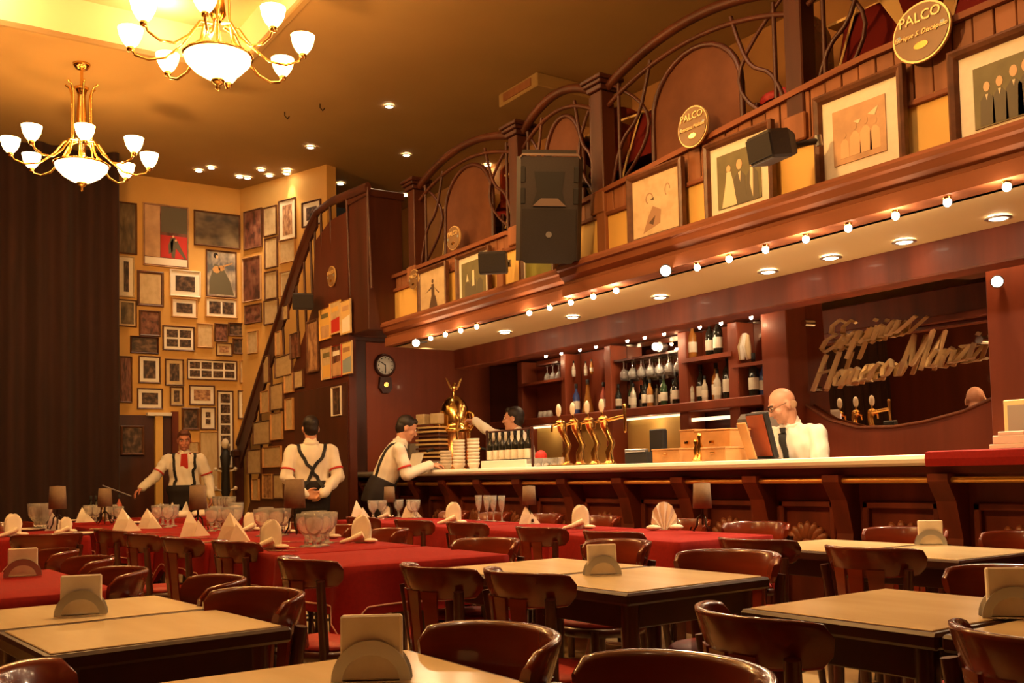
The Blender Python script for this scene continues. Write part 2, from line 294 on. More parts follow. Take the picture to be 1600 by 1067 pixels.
def bay(ya, yb, dome, label):
    t = thing('box_railing', label, 'railing', (4.66, (ya + yb) / 2, 3.2), 0, 'railings of the boxes above the bar'); L = (yb - ya) / 2 - .07; zz = .80
    arc = [V((0, s * L, zz + .16 * (1 - s * s))) for s in [k / 8 - 1 for k in range(17)]]
    M().tube(arc, .036, 8).build('handrail', MT['rail_wood'], t)
    M().tube([p - V((0, 0, .14)) for p in arc], .018, 6).build('second_rail', MT['rail_wood'], t)
    for s in (-1, 1):
        M().tube([V((0, s * L * (1 - .55 * (a / 10)), -.02 + (zz + .05) * (a / 10) + .10 * math.sin(a / 10 * PI * 2))) for a in range(11)], .014, 6).build('scroll_bar', MT['dark_wood'], t)
        M().tube([V((0.012, s * L * (.95 - .45 * math.sin(a / 10 * PI)), zz * a / 10)) for a in range(11)], .013, 6).build('scroll_bar', MT['dark_wood'], t)
        M().tube([V((0, s * L * .86, a * zz / 2 - .02)) for a in range(3)], .014, 6).build('baluster', MT['dark_wood'], t)
    if dome:
        r0 = min(L * .52, .42); prof = [(-r0, 0)] + [(-r0 * math.cos(a * PI / 14), .42 + .38 * math.sin(a * PI / 14)) for a in range(15)] + [(r0, 0)]
        M().prism(prof, (.05, 0, -.02), FY, FZ, FX, .02).build('arched_panel', MT['dome'], t)
        M().tube([V((.045, p[0], p[1] - .02)) for p in prof], .02, 6).build('panel_rim', MT['dark_wood'], t)
    return t
bay(POSTS[0], POSTS[1], False, 'scrolled wooden box railing nearest the camera, under the largest oval sign')
bay(POSTS[1], POSTS[2], True, 'scrolled box railing with a round-topped panel, behind the second oval sign')
bay(POSTS[2], POSTS[3], True, 'short scrolled box railing directly behind the big loudspeaker')
bay(POSTS[3], POSTS[4], True, 'far scrolled box railing with a dark round-topped panel')
# tables of the boxes with red cloths and pointed yellow overcloths, glimpsed through the railings
for k, (py, lab) in enumerate([(2.75, 'box table with hanging yellow overcloth at the top right'), (3.5, 'box table beside the post left of the nearest oval sign'), (5.45, 'box table with pointed yellow cloth right of the post by the loudspeaker'), (6.35, 'box table behind the big loudspeaker'), (8.2, 'box table with yellow cloth at the far end of the boxes'), (7.05, 'box table with yellow cloth left of the big loudspeaker')]):
    t = thing('box_table', lab, 'table', (5.22, py, 3.02), .2 * (k % 3 - 1), 'tables in the boxes above the bar')
    M().lathe([(.22, 0), (.2, .03), (.04, .06), (.035, .7), (.2, .72), (.34, .73), (.34, .75)], 16).build('pedestal', MT['dark_wood'], t)
    M().lathe([(.43, .42), (.40, .6), (.37, .755), (.36, .765), (.0, .77)][::-1], 24).build('red_cloth', MT['box_cloth'], t)
    q = .47; o = M(); top = [(-q / 1.4, 0), (0, -q / 1.4), (q / 1.4, 0), (0, q / 1.4)]
    for a in range(4):
        p0, p1 = top[a], top[(a + 1) % 4]; mx, my = (p0[0] + p1[0]) / 2, (p0[1] + p1[1]) / 2; nn = V((mx, my, 0)).normalized()
        A, B, Cc = V((p0[0], p0[1], .785)) + nn * .10, V((p1[0], p1[1], .785)) + nn * .10, V((mx, my, .30)) + nn * .24
        o.add([A, B, Cc, A - nn * .012, B - nn * .012, Cc - nn * .012], [(0, 1, 2), (3, 5, 4), (0, 2, 5, 3), (1, 4, 5, 2), (0, 3, 4, 1)])
    o.box(-.33, .33, -.33, .33, .772, .788); o.build('yellow_overcloth', MT['yellow_cloth'], t)
def high_chair(loc, rz, lab):
    t = thing('box_chair', lab, 'chair', loc, rz, 'chairs in the boxes above the bar')
    M().lathe([(.19, .44), (.2, .46), (.19, .49), (.0, .495)], 16).build('seat', MT['seat_red'], t)
    pr = [(-.2, 0)] + [(-.2 * math.cos(a * PI / 10), .30 + .14 * math.sin(a * PI / 10)) for a in range(11)] + [(.2, 0)]
    M().prism(pr, (0, -.2, .5), FX, FZ, FY, .03).build('backrest', MT['chair'], t)
    for sx in (-1, 1):
        for sy in (-1, 1): M().cyl((sx * .16, sy * .15, .45), (sx * .19, sy * .19, 0), .018, .014, 8).build('leg', MT['chair_leg'], t)
for loc, rz, lab in [((5.0, 3.15, 3.02), 0.3, 'dark chair behind the nearest box railing'), ((4.98, 4.2, 3.02), .2, 'dark chair in the box right of the second oval sign'), ((5.0, 6.0, 3.02), -.2, 'dark chair in the box right above the loudspeaker'), ((5.0, 7.55, 3.02), .1, 'dark chair in the box left of the loudspeaker')]: high_chair(loc, rz, lab)
# dark end box of the mezzanine and the staircase
strut('wall_mezzanine_end', M().box(4.32, 4.72, YL, 9.5, 2.62, 4.02, .01).box(4.30, 4.74, YL - .02, 9.52, 3.98, 4.06, .008), 'dark_wood', 'dark wooden end box where the staircase reaches the boxes')
S0, S1 = V((4.3, 12.9, 0)), V((4.3, 10.45, 0))
st = M(); prof = [(9.5, 0), (12.9, 0), (12.9, .55), (10.45, 3.05), (10.36, 3.78), (9.95, 3.92), (9.5, 3.92)]
st.prism(prof, (4.3, 0, 0), FY, FZ, FX, .08); sw = strut('wall_stair', st, 'wall_red', 'dark red side wall of the staircase hung with pictures')
stair = thing('staircase', 'dark wooden staircase rising from the back of the hall to the boxes', 'staircase', (4.3, 12.9, 0))
for k in range(14):
    y_ = -k * 2.45 / 14; M().box(.08, .98, y_ - .19, y_, (k + 1) * 3.0 / 14 - .05, (k + 1) * 3.0 / 14, .006).build('tread', MT['dark_wood'], stair)
    M().box(.08, .98, y_ - .03, y_ - .01, k * 3.0 / 14, (k + 1) * 3.0 / 14 - .05).build('riser', MT['mahogany'], stair)
M().box(.08, 1.0, -3.4, -2.45, 2.93, 3.0).build('landing', MT['dark_wood'], stair)
rail = [onx(x, y, 4.3) - V((4.3, 12.9, 0)) for x, y in [(372, 694), (400, 605), (430, 512), (465, 404), (483, 356), (495, 332), (520, 314), (575, 292)]]
M().tube(rail, .05, 8, flat=.7).build('handrail', MT['dark_wood'], stair)
bd_ = [(p.y, p.z - .02) for p in rail[:6]]; m = M()
for k in range(5): m.prism([bd_[k], bd_[k + 1], (bd_[k + 1][0], bd_[k + 1][1] - .34 + .05 * k), (bd_[k][0], bd_[k][1] - .36 + .05 * k)], (-.012, 0, 0), FY, FZ, FX, .03)
m.build('stringer', MT['dark_wood'], stair)
struct(M().box(4.285, 4.302, onx(545, 700, 4.3).y, onx(462, 700, 4.3).y, 0, onx(500, 606, 4.3).z, .004).build('door_2', MT['dark_wood']), 'dark doorway in the stair side wall behind the standing waiter')
for k in range(13):
    f = k / 12 * (len(rail) - 1.01); i = int(f); p = rail[i].lerp(rail[i + 1], f - i); yw = p.y + 12.9
    zb = .55 + (12.9 - yw) / 2.45 * 2.5 if yw > 10.45 else 3.05
    if p.z - zb > .1: M().cyl((.03, p.y, zb - .02), (.0, p.y, p.z), .016, n=6).build('baluster', MT['dark_wood'], stair)
M().box(-.06, .06, .10, .22, 0, 1.45, .01).box(-.08, .08, .08, .24, 1.45, 1.55, .02).build('newel', MT['dark_wood'], stair)
# curved arch panels on the landing railing
for ya in (-3.3, -2.85): M().prism([(-.16, 0)] + [(-.16 * math.cos(a * PI / 8), .55 + .3 * math.sin(a * PI / 8)) for a in range(9)] + [(.16, 0)], (.03, ya, 3.08), FY, FZ, FX, .02).build('arched_panel', MT['dome'], stair)
# ------------------------------------------------------------------ the bar
bar = thing('bar_counter', 'long dark carved wooden bar counter with brass rail and pale marble top', 'bar counter', (0, 0, 0))
YR = onx(1450, 712, 4.78).y
def slab(ya, yb, nm, mt_, lab=None):
    pr = [(4.80, 1.145), (4.77, 1.16), (4.765, 1.18), (4.775, 1.20), (4.80, 1.205), (5.45, 1.205), (5.45, 1.145)]
    o = M().prism(pr, (0, ya, 0), FX, FZ, FY, yb - ya).build(nm, MT[mt_], bar)
    return o
slab(YR, 10.66, 'marble_top', 'white'); 
M().box(5.02, 5.40, .9, 10.64, 0, 1.145).build('body', MT['mahogany'], bar)
M().box(4.90, 5.06, .9, 10.64, 1.095, 1.145, .008).build('frieze', MT['mahogany_h'], bar)
slab(.9, YR, 'marble_top', 'white')
rc = M().prism([(4.755, 1.14), (4.748, 1.18), (4.755, 1.215), (4.80, 1.222), (5.46, 1.222), (5.46, 1.207), (4.80, 1.207), (4.763, 1.20), (4.757, 1.18), (4.765, 1.14)], (0, .9, 0), FX, FZ, FY, YR - .9).build('bar_cloth', MT['cloth'])
tag(rc, 'red cloth laid over the near right end of the bar top', 'cloth')
PIL = [1.85, 2.5, 3.19, 3.89, 4.53, 5.21, 5.87, 6.58, 7.24, 7.9, 8.56, 9.2, 9.85, 10.5]
for py in PIL:
    m = M(); m.prism([(5.03, 0), (4.93, 0), (4.93, .55), (4.95, .75), (4.90, .95), (4.83, 1.06), (4.83, 1.10), (5.03, 1.10)], (0, py - .06, 0), FX, FZ, FY, .12)
    m.build('pilaster', MT['mahogany'], bar)
for a, b in zip(PIL, PIL[1:]):
    M().cyl((4.875, a + .06, 1.066), (4.875, b - .06, 1.066), .017, n=10).build('brass_rail', MT['rail_brass'], bar)
    m = M(); ya, yb = a + .1, b - .1; W_ = .03
    m.box(4.985, 5.03, ya, yb, .90, .94, .006).box(4.985, 5.03, ya, yb, .12, .16, .006).box(4.985, 5.03, ya, ya + .04, .12, .94, .006).box(4.985, 5.03, yb - .04, yb, .12, .94, .006)
    m.build('panel_moulding', MT['mahogany'], bar)
    m = M(); cy = (a + b) / 2; R0 = (yb - ya) * .42
    for k in range(9):
        an = PI * (k + .5) / 9; d = V((0, math.cos(an), math.sin(an) * .8)); ctr = V((5.0, cy, .66)) + d * R0 * .62
        m.ell(ctr, (.022, R0 * .36, .034), (FX, d.normalized(), FX.cross(d).normalized()), 8, 6)
    m.ell((5.0, cy, .66), (.03, .06, .05), None, 8, 6); m.tube([V((5.0, cy + math.cos(t * PI / 12) * R0 * 1.05, .66 - .14 * math.sin(t * PI / 12))) for t in range(13)], .016, 6)
    m.build('carved_fan', MT['carve'], bar)
# ---- the back bar: uprights, ledge, shelves, cornice
bb = thing('back_bar', 'tall dark red shelving behind the bar full of bottles', 'shelving', (0, 0, 0))
BX = 6.52
def yx(px, y=600, X=BX): return onx(px, y, X).y
UP = [yx(812), yx(880), yx(950), yx(1067), yx(1146)]
for yy, w_ in zip(UP, (.10, .09, .11, .12, .12)): M().box(BX, 6.74, yy - w_ / 2, yy + w_ / 2, .1, 2.45, .008).build('upright', MT['panel'], bb)
ya_, yb_ = yx(1196), UP[0] + .6
M().box(BX - .03, 6.76, yx(1236), yx(1195), .1, 2.62, .01).build('upright', MT['panel'], bb)
M().box(BX - .06, 6.76, ya_, yb_, 1.69, 1.775, .008).build('ledge', MT['panel'], bb)
M().box(BX - .02, 6.76, UP[1], UP[0], 2.16, 2.19).build('shelf', MT['panel'], bb); M().box(BX - .02, 6.76, UP[4], UP[3], 2.15, 2.19).build('shelf', MT['panel'], bb)
M().box(BX - .02, 6.76, ya_, UP[4], 2.04, 2.07).build('shelf', MT['panel'], bb)
moulding([(6.76, 2.74), (6.30, 2.74), (6.30, 2.70), (6.34, 2.66), (6.38, 2.60), (6.40, 2.54), (6.42, 2.47), (6.76, 2.47)], ya_, yb_, 'mahogany_h', bb, 'cornice')
M().box(6.15, 6.76, 1.0, yb_, .85, .92, .01).build('worktop', MT['panel'], bb); M().box(6.2, 6.76, 1.0, yb_, .05, .85).build('cupboard', MT['mahogany'], bb)
M().box(6.735, 6.765, UP[2] + .06, UP[1] - .05, 1.77, 2.46).build('back_panel', MT['panel'], bb); M().box(6.735, 6.765, UP[3] + .06, UP[2] - .06, 1.77, 2.46).build('back_mirror', MT['mirror'], bb)
M().box(6.735, 6.765, UP[1] + .05, UP[0] - .05, 1.77, 2.46).build('back_panel', MT['panel'], bb)
M().box(6.735, 6.765, UP[4] + .06, UP[3] - .06, 1.77, 2.46).build('back_panel', MT['panel'], bb); M().box(6.735, 6.765, ya_, UP[4] - .06, 1.77, 2.46).build('back_mirror', MT['mirror'], bb)
M().box(6.72, 6.765, UP[3], yb_, .92, 1.68).build('lit_panel', MT['yellow'], bb)
M().box(6.66, 6.69, UP[3] + .1, UP[2] - .1, 1.67, 1.688).build('strip_light', MT['strip_glow'], bb); M().box(6.66, 6.69, UP[1] + .1, UP[0], 1.67, 1.688).build('strip_light', MT['strip_glow'], bb)
M().box(6.56, 6.59, UP[4] + .05, UP[3] - .05, 1.60, 1.63).build('strip_light', MT['strip_glow'], bb)
lamp('POINT', (6.6, (UP[3] + UP[2]) / 2, 1.62), 1.2, COOLER, .02); lamp('POINT', (6.6, (UP[1] + UP[0]) / 2, 1.62), .8, COOLER, .02)
M().box(6.54, 6.72, UP[3] + .08, UP[2] - .08, 2.27, 2.29).build('glass_rack', MT['dark_wood'], bb)
# ---- the shaped mirror with its sign, and the wooden panelling under it
yL, yRt = yx(1232, 560, 6.74), yx(1580, 560, 6.74)
TILT = .034
bot = [(1236, 602), (1262, 632), (1300, 656), (1345, 668), (1400, 667), (1450, 659), (1510, 643), (1582, 611)]
pb = [onx(x, y, 6.74) for x, y in bot]
pan = M(); zt_ = [p.z for p in pb]
poly = [(p.y, p.z) for p in pb]; 
pan.prism([(pb[0].y + .0, .92)] + poly + [(pb[-1].y, .92)], (6.70, 0, 0), FY, FZ, FX, .07)
strut('panelling', pan, 'panel', 'curved-top red wooden panelling under the mirror')
edge = M().tube([V((6.70, p.y, p.z)) for p in pb], .014, 6); strut('trim_mirror', edge, 'carve')
mir = thing('mirror', 'large shaped mirror on the bar wall carrying chrome script letters', 'mirror', (6.76, 0, 1.4))
mp_ = M(); tl, trr = onx(1219, 492, 6.74), onx(1590, 415, 6.74)
mp_.prism([(pb[0].y + .04, pb[0].z - 1.4)] + [(p.y, p.z - 1.4 - .05) for p in pb] + [(trr.y - .05, 1.33), (tl.y, 1.33)], (0, 0, 0), FY, FZ, FX, .012)
mo = mp_.build('mirror_glass', MT['mirror'], mir); mir.rotation_euler = (0, -TILT, 0)
for x, y in [(1270, 608), (1535, 531), (1552, 591), (1262, 505)]:
    p = onx(x, y, 6.72); M().cyl((-.06, p.y, p.z - 1.4), (.0, p.y, p.z - 1.4), .03, n=12).build('mirror_stud', MT['chrome'], mir)
strut('trim_pillar', M().box(6.2, 6.76, yx(1580) - .5, yx(1584, 560, 6.5), .9, 2.7, .01), 'panel', 'red wooden pillar at the right end of the mirror')
M_ = M(); M_.prism([(6.76, 2.74), (6.25, 2.74), (6.25, 2.66), (6.3, 2.6), (6.35, 2.52), (6.76, 2.52)], (0, yx(1580), 0), FX, FZ, FY, .6); strut('trim_scroll', M_, 'mahogany')
# ------------------------------------------------------------------ script sign on the mirror
G = {'E': (1.15, [[(1.2, 1.9), (.75, 2.2), (.3, 1.9), (.4, 1.35), (.85, 1.15)], [(.85, 1.15), (.2, .9), (.05, .35), (.45, 0), (1.1, .3)]]),
 's': (.7, [[(0, .1), (.4, .95), (.55, .5), (.4, .05), (.1, .1)]]), 'q': (.85, [[(.7, .8), (.4, 1), (.1, .6), (.15, .15), (.45, .1), (.7, .55), (.72, .95), (.55, -.9)]]),
 'u': (.85, [[(0, .95), (.05, .2), (.3, .05), (.6, .4), (.65, .95), (.65, .1), (.85, .1)]]), 'i': (.35, [[(0, .95), (0, .1), (.3, .1)], [(.02, 1.35), (.06, 1.5)]]),
 'n': (.8, [[(0, .95), (0, 0), (.05, .6), (.3, .95), (.5, .8), (.5, .05), (.75, .1)]]), 'a': (.85, [[(.6, .85), (.3, 1), (.05, .6), (.1, .1), (.4, .05), (.6, .5), (.62, .95), (.62, .1), (.85, .1)]]),
 'H': (1.35, [[(0, 0), (.15, 2.2)], [(1.05, 2.2), (.95, 0)], [(.05, 1.05), (1.0, 1.15)]]), 'o': (.7, [[(.35, 1), (.05, .6), (.15, .1), (.45, .1), (.6, .55), (.4, .95), (.3, 1)]]),
 'm': (1.1, [[(0, .95), (0, 0), (.05, .6), (.25, .95), (.4, .8), (.4, 0), (.45, .6), (.65, .95), (.8, .8), (.8, .05), (1.05, .1)]]), 'e': (.65, [[(.05, .5), (.5, .6), (.45, .95), (.2, .95), (.05, .5), (.15, .08), (.55, .1)]]),
 'r': (.65, [[(0, .95), (0, 0), (.05, .6), (.3, .95), (.55, .85)]]), 'M': (1.55, [[(0, 0), (.1, 2.2), (.6, .4), (1.2, 2.2), (1.3, 0)]]), 'z': (.7, [[(0, .9), (.55, .9), (0, .05), (.65, .1)]]), ' ': (.5, []), '~': (1.0, [[(0, .1), (.9, .9)]])}
def script(text, p0, p1, h, parent, o):
    tot = sum(G[ch][0] for ch in text); p0, p1 = V(p0), V(p1); ux = (p1 - p0) / tot; x = 0
    for ch in text:
        m = M()
        for pl in G[ch][1]:
            m.tube([p0 + ux * (x + q[0] + .42 * q[1]) + FZ * (q[1] * h) - o for q in pl], .034, 4, False, flat=.36, up=FX)
        if G[ch][1]: m.build('letter', MT['gold_letter'], parent)
        x += G[ch][0]
sg = thing('mirror_sign', 'chrome gold script lettering fixed across the bar mirror', 'sign', (6.66, 4.8, 2.0)); so = V((6.66, 4.8, 2.0))
script('Esquina~', onx(1280, 553, 6.66), onx(1425, 515, 6.66), .105, sg, so)
script('Homero Manzi', onx(1270, 611, 6.66), onx(1522, 562, 6.66), .125, sg, so)
# ------------------------------------------------------------------ clock on the end wall
p = ony(601, 571, 10.68); ck = thing('wall_clock', 'round white-faced pendulum wall clock on the red end wall of the bar', 'clock', (p.x, 10.70, p.z)); A = (FX, FZ, FY * -1)
M().lathe([(.0, 0), (.135, 0), (.14, .03), (.125, .05), (.11, .045), (.11, .03), (0, .03)], 28, (0, 0, 0), A).build('case', MT['dark_wood'], ck)
M().lathe([(0, .03), (.112, .03), (.112, .038), (0, .038)], 28, (0, 0, 0), A).build('dial', MT['white'], ck)
m = M()
for k in range(12): m.obox((.09 * math.sin(k * PI / 6), -.040, .09 * math.cos(k * PI / 6)), (FX, FY, FZ), (.006, .002, .006))
m.build('hour_marks', MT['black'], ck)
M().obox((-.03, -.043, .02), (V((.8, 0, -.5)).normalized(), FY, V((.5, 0, .8)).normalized()), (.04, .002, .005)).obox((.0, -.045, -.035), (FX, FY, FZ), (.004, .002, .045)).build('hands', MT['black'], ck)
M().prism([(-.07, -.14), (-.085, -.27), (-.04, -.33), (.04, -.33), (.085, -.27), (.07, -.14)], (0, 0, 0), FX, FZ, -FY, .05).build('pendulum_box', MT['dark_wood'], ck)
M().cyl((0, -.05, -.23), (0, -.056, -.23), .03, n=12).build('pendulum', MT['brass'], ck)
# ------------------------------------------------------------------ things on the bar
BT = 1.205
def bt(px, py=715, X=5.1): p = onx(px, py, X); return V((X, p.y, BT))
bottle_prof = [(0, 0), (.036, .0), (.038, .01), (.038, .17), (.034, .20), (.015, .235), (.013, .30), (.016, .302), (.016, .315), (0, .316)]
def bottle(loc, mtn, lab, group, s=1.0, lbl=True, prof=None, cat='bottle'):
    t = thing('bottle', lab, cat, loc, random.random() * 6, group)
    M().lathe([(r * s, z * s) for r, z in (prof or bottle_prof)], 12).build('body', MT[mtn], t)
    if lbl: M().lathe([(.0388 * s, .05 * s), (.0392 * s, .052 * s), (.0392 * s, .135 * s), (.0388 * s, .137 * s)], 12, caps=False).build('paper_label', MT['paper'], t)
    M().lathe([(.0165 * s, .27 * s), (.017 * s, .272 * s), (.017 * s, .318 * s), (0, .32 * s)], 10).build('capsule', MT['black'], t)
    return t
# wine bottle rack with white front
pa, pb_ = bt(752, 722, 4.98), bt(822, 720, 4.98); cy = (pa.y + pb_.y) / 2; L = pa.y - pb_.y
rk = thing('bottle_rack', 'pale open-fronted box holding a row of dark wine bottles on the bar', 'rack', (5.05, cy, BT))
M().box(-.06, .06, -L / 2, L / 2, 0, .03, .004).build('tray', MT['white'], rk); M().box(-.075, -.06, -L / 2, L / 2, 0, .07, .003).build('front', MT['white'], rk)
for s in (-1, 1): M().box(-.012, .012, s * L / 2 - .008, s * L / 2 + .008, 0, .36, .003).build('side', MT['dark_wood'], rk)
M().box(-.02, .02, -L / 2, L / 2, .335, .35, .003).build('top_bar', MT['dark_wood'], rk)
for k in range(7): bottle((5.05, cy + L * (.42 - .14 * k), BT + .031), 'bottle_dark', ORD[k] + ' dark wine bottle from the left in the rack on the bar', 'wine bottles in the rack on the bar', .98)
# stacked cups / bowls
def stack(px, n, r, h, lab0):
    p = bt(px, 722, 5.02)
    for k in range(n):
        lab = ORD[k] + ' cup from the bottom in the ' + lab0
        t = thing('coffee_cup', lab, 'cup', (p.x, p.y, BT + k * h * .55), 0, 'stacked white cups on the bar')
        M().lathe([(0, 0), (r * .6, 0), (r * .95, h * .7), (r, h), (r * .94, h), (r * .88, h * .7), (r * .5, .008), (0, .008)], 16).build('bowl', MT['ceramic'], t)
        M().tube([V((0, r * .9 + .02 * math.sin(a * PI / 6), h * (.25 + .5 * a / 6))) for a in range(7)], .004, 5).build('handle', MT['ceramic'], t)
stack(697, 5, .062, .06, 'short stack by the papers on the bar'); stack(717, 8, .064, .06, 'tall middle stack on the bar'); stack(740, 8, .062, .06, 'tall stack by the wine rack')
p = bt(681, 722, 4.98)
for k, (dx, dy) in enumerate(((0, 0), (.1, .05), (.06, -.09))):
    t = thing('glass_tumbler', ('clear tumbler right beside the papers on the bar', 'rear clear tumbler before the slatted rack', 'clear tumbler next to the left cup stack')[k], 'glass', (p.x + dx, p.y + dy, BT), 0, 'tumblers by the papers'); M().lathe([(0, 0), (.028, 0), (.034, .09), (.031, .09), (.026, .008), (0, .008)], 14).build('bowl', MT['glass'], t)
# papers held by the waiter
p = bt(657, 728, 4.9)
t = thing('paper_sheets', 'open white papers the waiter leans over at the end of the bar', 'papers', (p.x, p.y, BT + .003), .3)
for k, (a, dx) in enumerate(((.1, 0), (-.15, .05), (.35, .12))): M().obox((dx, -.04 * k, .004 + .003 * k), (V((math.cos(a), math.sin(a), 0)), V((-math.sin(a), math.cos(a), 0)), FZ), (.09, .13, .0012)).build('sheet', MT['paper'], t)
M().obox((-.02, .05, .09), (V((.9, 0, -.4)).normalized(), FY, V((.4, 0, .9)).normalized()), (.006, .08, .09)).build('folded_sheet', MT['paper'], t)
# slatted rack of menus and the eagle-topped coffee machine
p = bt(676, 712, 5.2)
t = thing('menu_rack', 'dark slatted rack with brass edged shelves beside the coffee machine', 'rack', (p.x + .05, p.y, BT), .35)
M().box(-.16, .16, -.20, .20, 0, .07, .01).build('base', MT['dark_wood'], t); M().box(-.13, .14, -.15, .15, .07, .47, .01).build('core', MT['dark_wood'], t)
for k in range(9): M().box(-.15, .15, -.17, .17, .085 + k * .045, .105 + k * .045, .004).build('slat', MT['sign_gold' if k % 3 else 'frame_wood'], t)
for s in (-1, 1): M().box(-.15, -.05, s * .10 - .06, s * .10 + .06, .49, .60, .006).build('paper_bundle', MT['cream'], t)
p = bt(706, 700, 5.38)
t = thing('coffee_machine', 'tall polished brass coffee machine with dome and spread-winged eagle on top', 'coffee machine', (p.x + .05, p.y + .02, BT), -.2); Z0 = .0
M().lathe([(0, 0), (.20, 0), (.20, .05), (.17, .07), (.17, .09), (.155, .10), (.155, .40)], 24).build('body', MT['copper'], t)
ES = .6
M().lathe([(.155, .40), (.185, .41), (.19, .44), (.16, .46), (.165, .50), (.16, .58), (.15, .66), (.12, .73), (.07, .78), (.02, .80), (.018, .84), (0, .845)], 24, caps=False).build('dome', MT['brass'], t)
for an in range(0, 360, 60):
    a = R_(an + 20); M().tube([V((.18 * math.cos(a), .18 * math.sin(a), .42)), V((.23 * math.cos(a), .23 * math.sin(a), .50)), V((.21 * math.cos(a), .21 * math.sin(a), .60)), V((.16 * math.cos(a), .16 * math.sin(a), .62))], .014, 8).build('pipe', MT['brass'], t)
    M().cyl((.165 * math.cos(a), .165 * math.sin(a), .07), (.165 * math.cos(a), .165 * math.sin(a), .42), .012, n=8).build('column', MT['brass'], t)
for an in (200, 260, 330):
    a = R_(an); M().cyl((.16 * math.cos(a), .16 * math.sin(a), .22), (.28 * math.cos(a), .28 * math.sin(a), .22), .02, n=10).build('group_head', MT['brass'], t); M().cyl((.27 * math.cos(a), .27 * math.sin(a), .23), (.38 * math.cos(a), .38 * math.sin(a), .20), .014, n=8).build('handle', MT['black'], t)
eg = M(); eg.ell((0, 0, .88), (.024, .024, .045)).ell((0, -.02, .925), (.014, .018, .016), None, 8, 6).cap((0, -.035, .925), (0, -.05, .918), .006, .003, 6)
for s in (-1, 1):
    eg.prism([(0, .875), (s * .035, .90), (s * .07, .975), (s * .095, .995), (s * .075, .94), (s * .06, .90), (s * .03, .855)], (0, -.006, 0), FX, FZ, FY, .014)
eg.build('eagle', MT['brass'], t)
# glasses along the bar
for k in range(9):
    p = bt(829 + k * 6.2, 719, 5.05 + .09 * (k % 2)); t = thing('glass_tumbler', ORD[k] + ' clear tumbler from the left between the wine rack and the beer taps', 'glass', p, 0, 'tumblers along the bar'); M().lathe([(0, 0), (.03, 0), (.036, .075), (.033, .075), (.028, .008), (0, .008)], 14).build('bowl', MT['glass'], t)
p = bt(849, 700, 5.4); t = thing('red_ball', 'round red ball on the back edge of the bar', 'ball', (p.x - .03, p.y, BT)); M().lathe([(.03, 0), (.045, .005), (.045, .06), (.03, .065)], 14).build('cup', MT['ceramic'], t); M().ell((0, 0, .10), .058, None, 16, 12).build('ball', MT['red'], t)
# beer taps: four golden swan necks on one pedestal bar
for k, px in enumerate((885, 907, 930, 953)):
    p = bt(px, 718, 5.08)
    t = thing('beer_tap', 'tall golden swan-neck beer tap, ' + ('first', 'second', 'third', 'fourth')[k] + ' from the left in the row of four', 'tap', p, 0, 'beer taps on the bar')
    M().lathe([(0, 0), (.055, 0), (.055, .012), (.035, .03), (.028, .05), (0, .05)], 14).build('foot', MT['brass'], t)
    pts = [V((0, 0, .04)), V((-.01, .0, .10)), V((.012, -.02, .17)), V((.0, .02, .25)), V((-.02, .04, .31)), V((-.03, .03, .36))]
    M().tube(pts, [.034, .030, .026, .026, .03, .036], 12).build('neck', MT['brass'], t)
    M().ell((-.035, .03, .365), (.042, .042, .032), None, 12, 8).build('head', MT['brass'], t)
    M().cyl((-.05, .03, .36), (-.12, .03, .34), .014, .010, 8).cyl((-.12, .03, .345), (-.125, .03, .29), .010, .009, 8).build('spout', MT['brass'], t)
    M().cyl((-.04, .03, .385), (-.045, .03, .43), .011, .009, 8).build('lever', MT['brass'], t)
    M().ell((-.048, .03, .475), (.014, .032, .055), None, 12, 10).build('badge', MT['ceramic'], t)
    if k == 3: M().cyl((0, 0, .36), (.0, -.20, .38), .016, n=8).cap((0, -.2, .26), (0, -.2, .46), .012, .016, 8).build('side_arm', MT['brass'], t)
p = bt(930, 716, 5.12); t = thing('drip_tray', 'low brass drip tray under the beer taps', 'tray', (5.0, p.y, BT)); M().box(-.05, .04, -.35, .35, 0, .012, .003).build('tray', MT['brass'], t); t.location.x = 4.93
# dark till, boxes, framed screen
p = bt(1010, 712, 5.2); t = thing('cash_till', 'low dark cash till with pale display beside the wooden boxes', 'till', (p.x, p.y, BT), .2)
M().box(-.14, .14, -.11, .11, 0, .09, .01).build('base', MT['black'], t); M().box(-.15, -.10, -.10, .10, .09, .115, .006).build('display', MT['steel'], t); M().obox((.08, -.06, .17), (FX, FY, FZ), (.03, .07, .10), .01).build('screen', MT['black'], t)
def wbox(px0, px1, h, X, lab, mtn='box_wood'):
    a, b = bt(px0, 712, X), bt(px1, 712, X); w = (a.y - b.y) / 2
    t = thing('wooden_box', lab, 'box', (X, (a.y + b.y) / 2, BT)); M().box(-.10, .10, -w, w, 0, h - .012, .004).build('body', MT[mtn], t); M().box(-.104, .104, -w - .004, w + .004, h - .012, h, .003).build('lid', MT[mtn], t)
    M().box(-.112, -.10, -.02, .02, h * .55, h * .65, .002).build('clasp', MT['brass'], t); return t
wbox(1035, 1078, .10, 4.97, 'low open tan wooden box left of the tall wooden boxes on the bar'); wbox(1079, 1102, .235, 5.13, 'narrow tall tan wooden box on the bar'); wbox(1102, 1158, .225, 5.13, 'wide tan wooden box with dark clasp on the bar'); wbox(1112, 1150, .095, 4.97, 'reddish low box standing in front of the wide tan box')
for k, (px, h) in enumerate(((1088, .16), (1094, .2))):
    p = bt(px, 714, 4.93); t = thing('brass_figurine', 'small brass figurine in front of the wooden boxes, ' + ('shorter' if k == 0 else 'taller') + ' of two', 'figurine', p)
    M().lathe([(0, 0), (.03, 0), (.03, .015), (.015, .03), (.022, h * .5), (.010, h * .7), (.018, h * .85), (.012, h), (0, h)], 12).build('figure', MT['brass'], t)
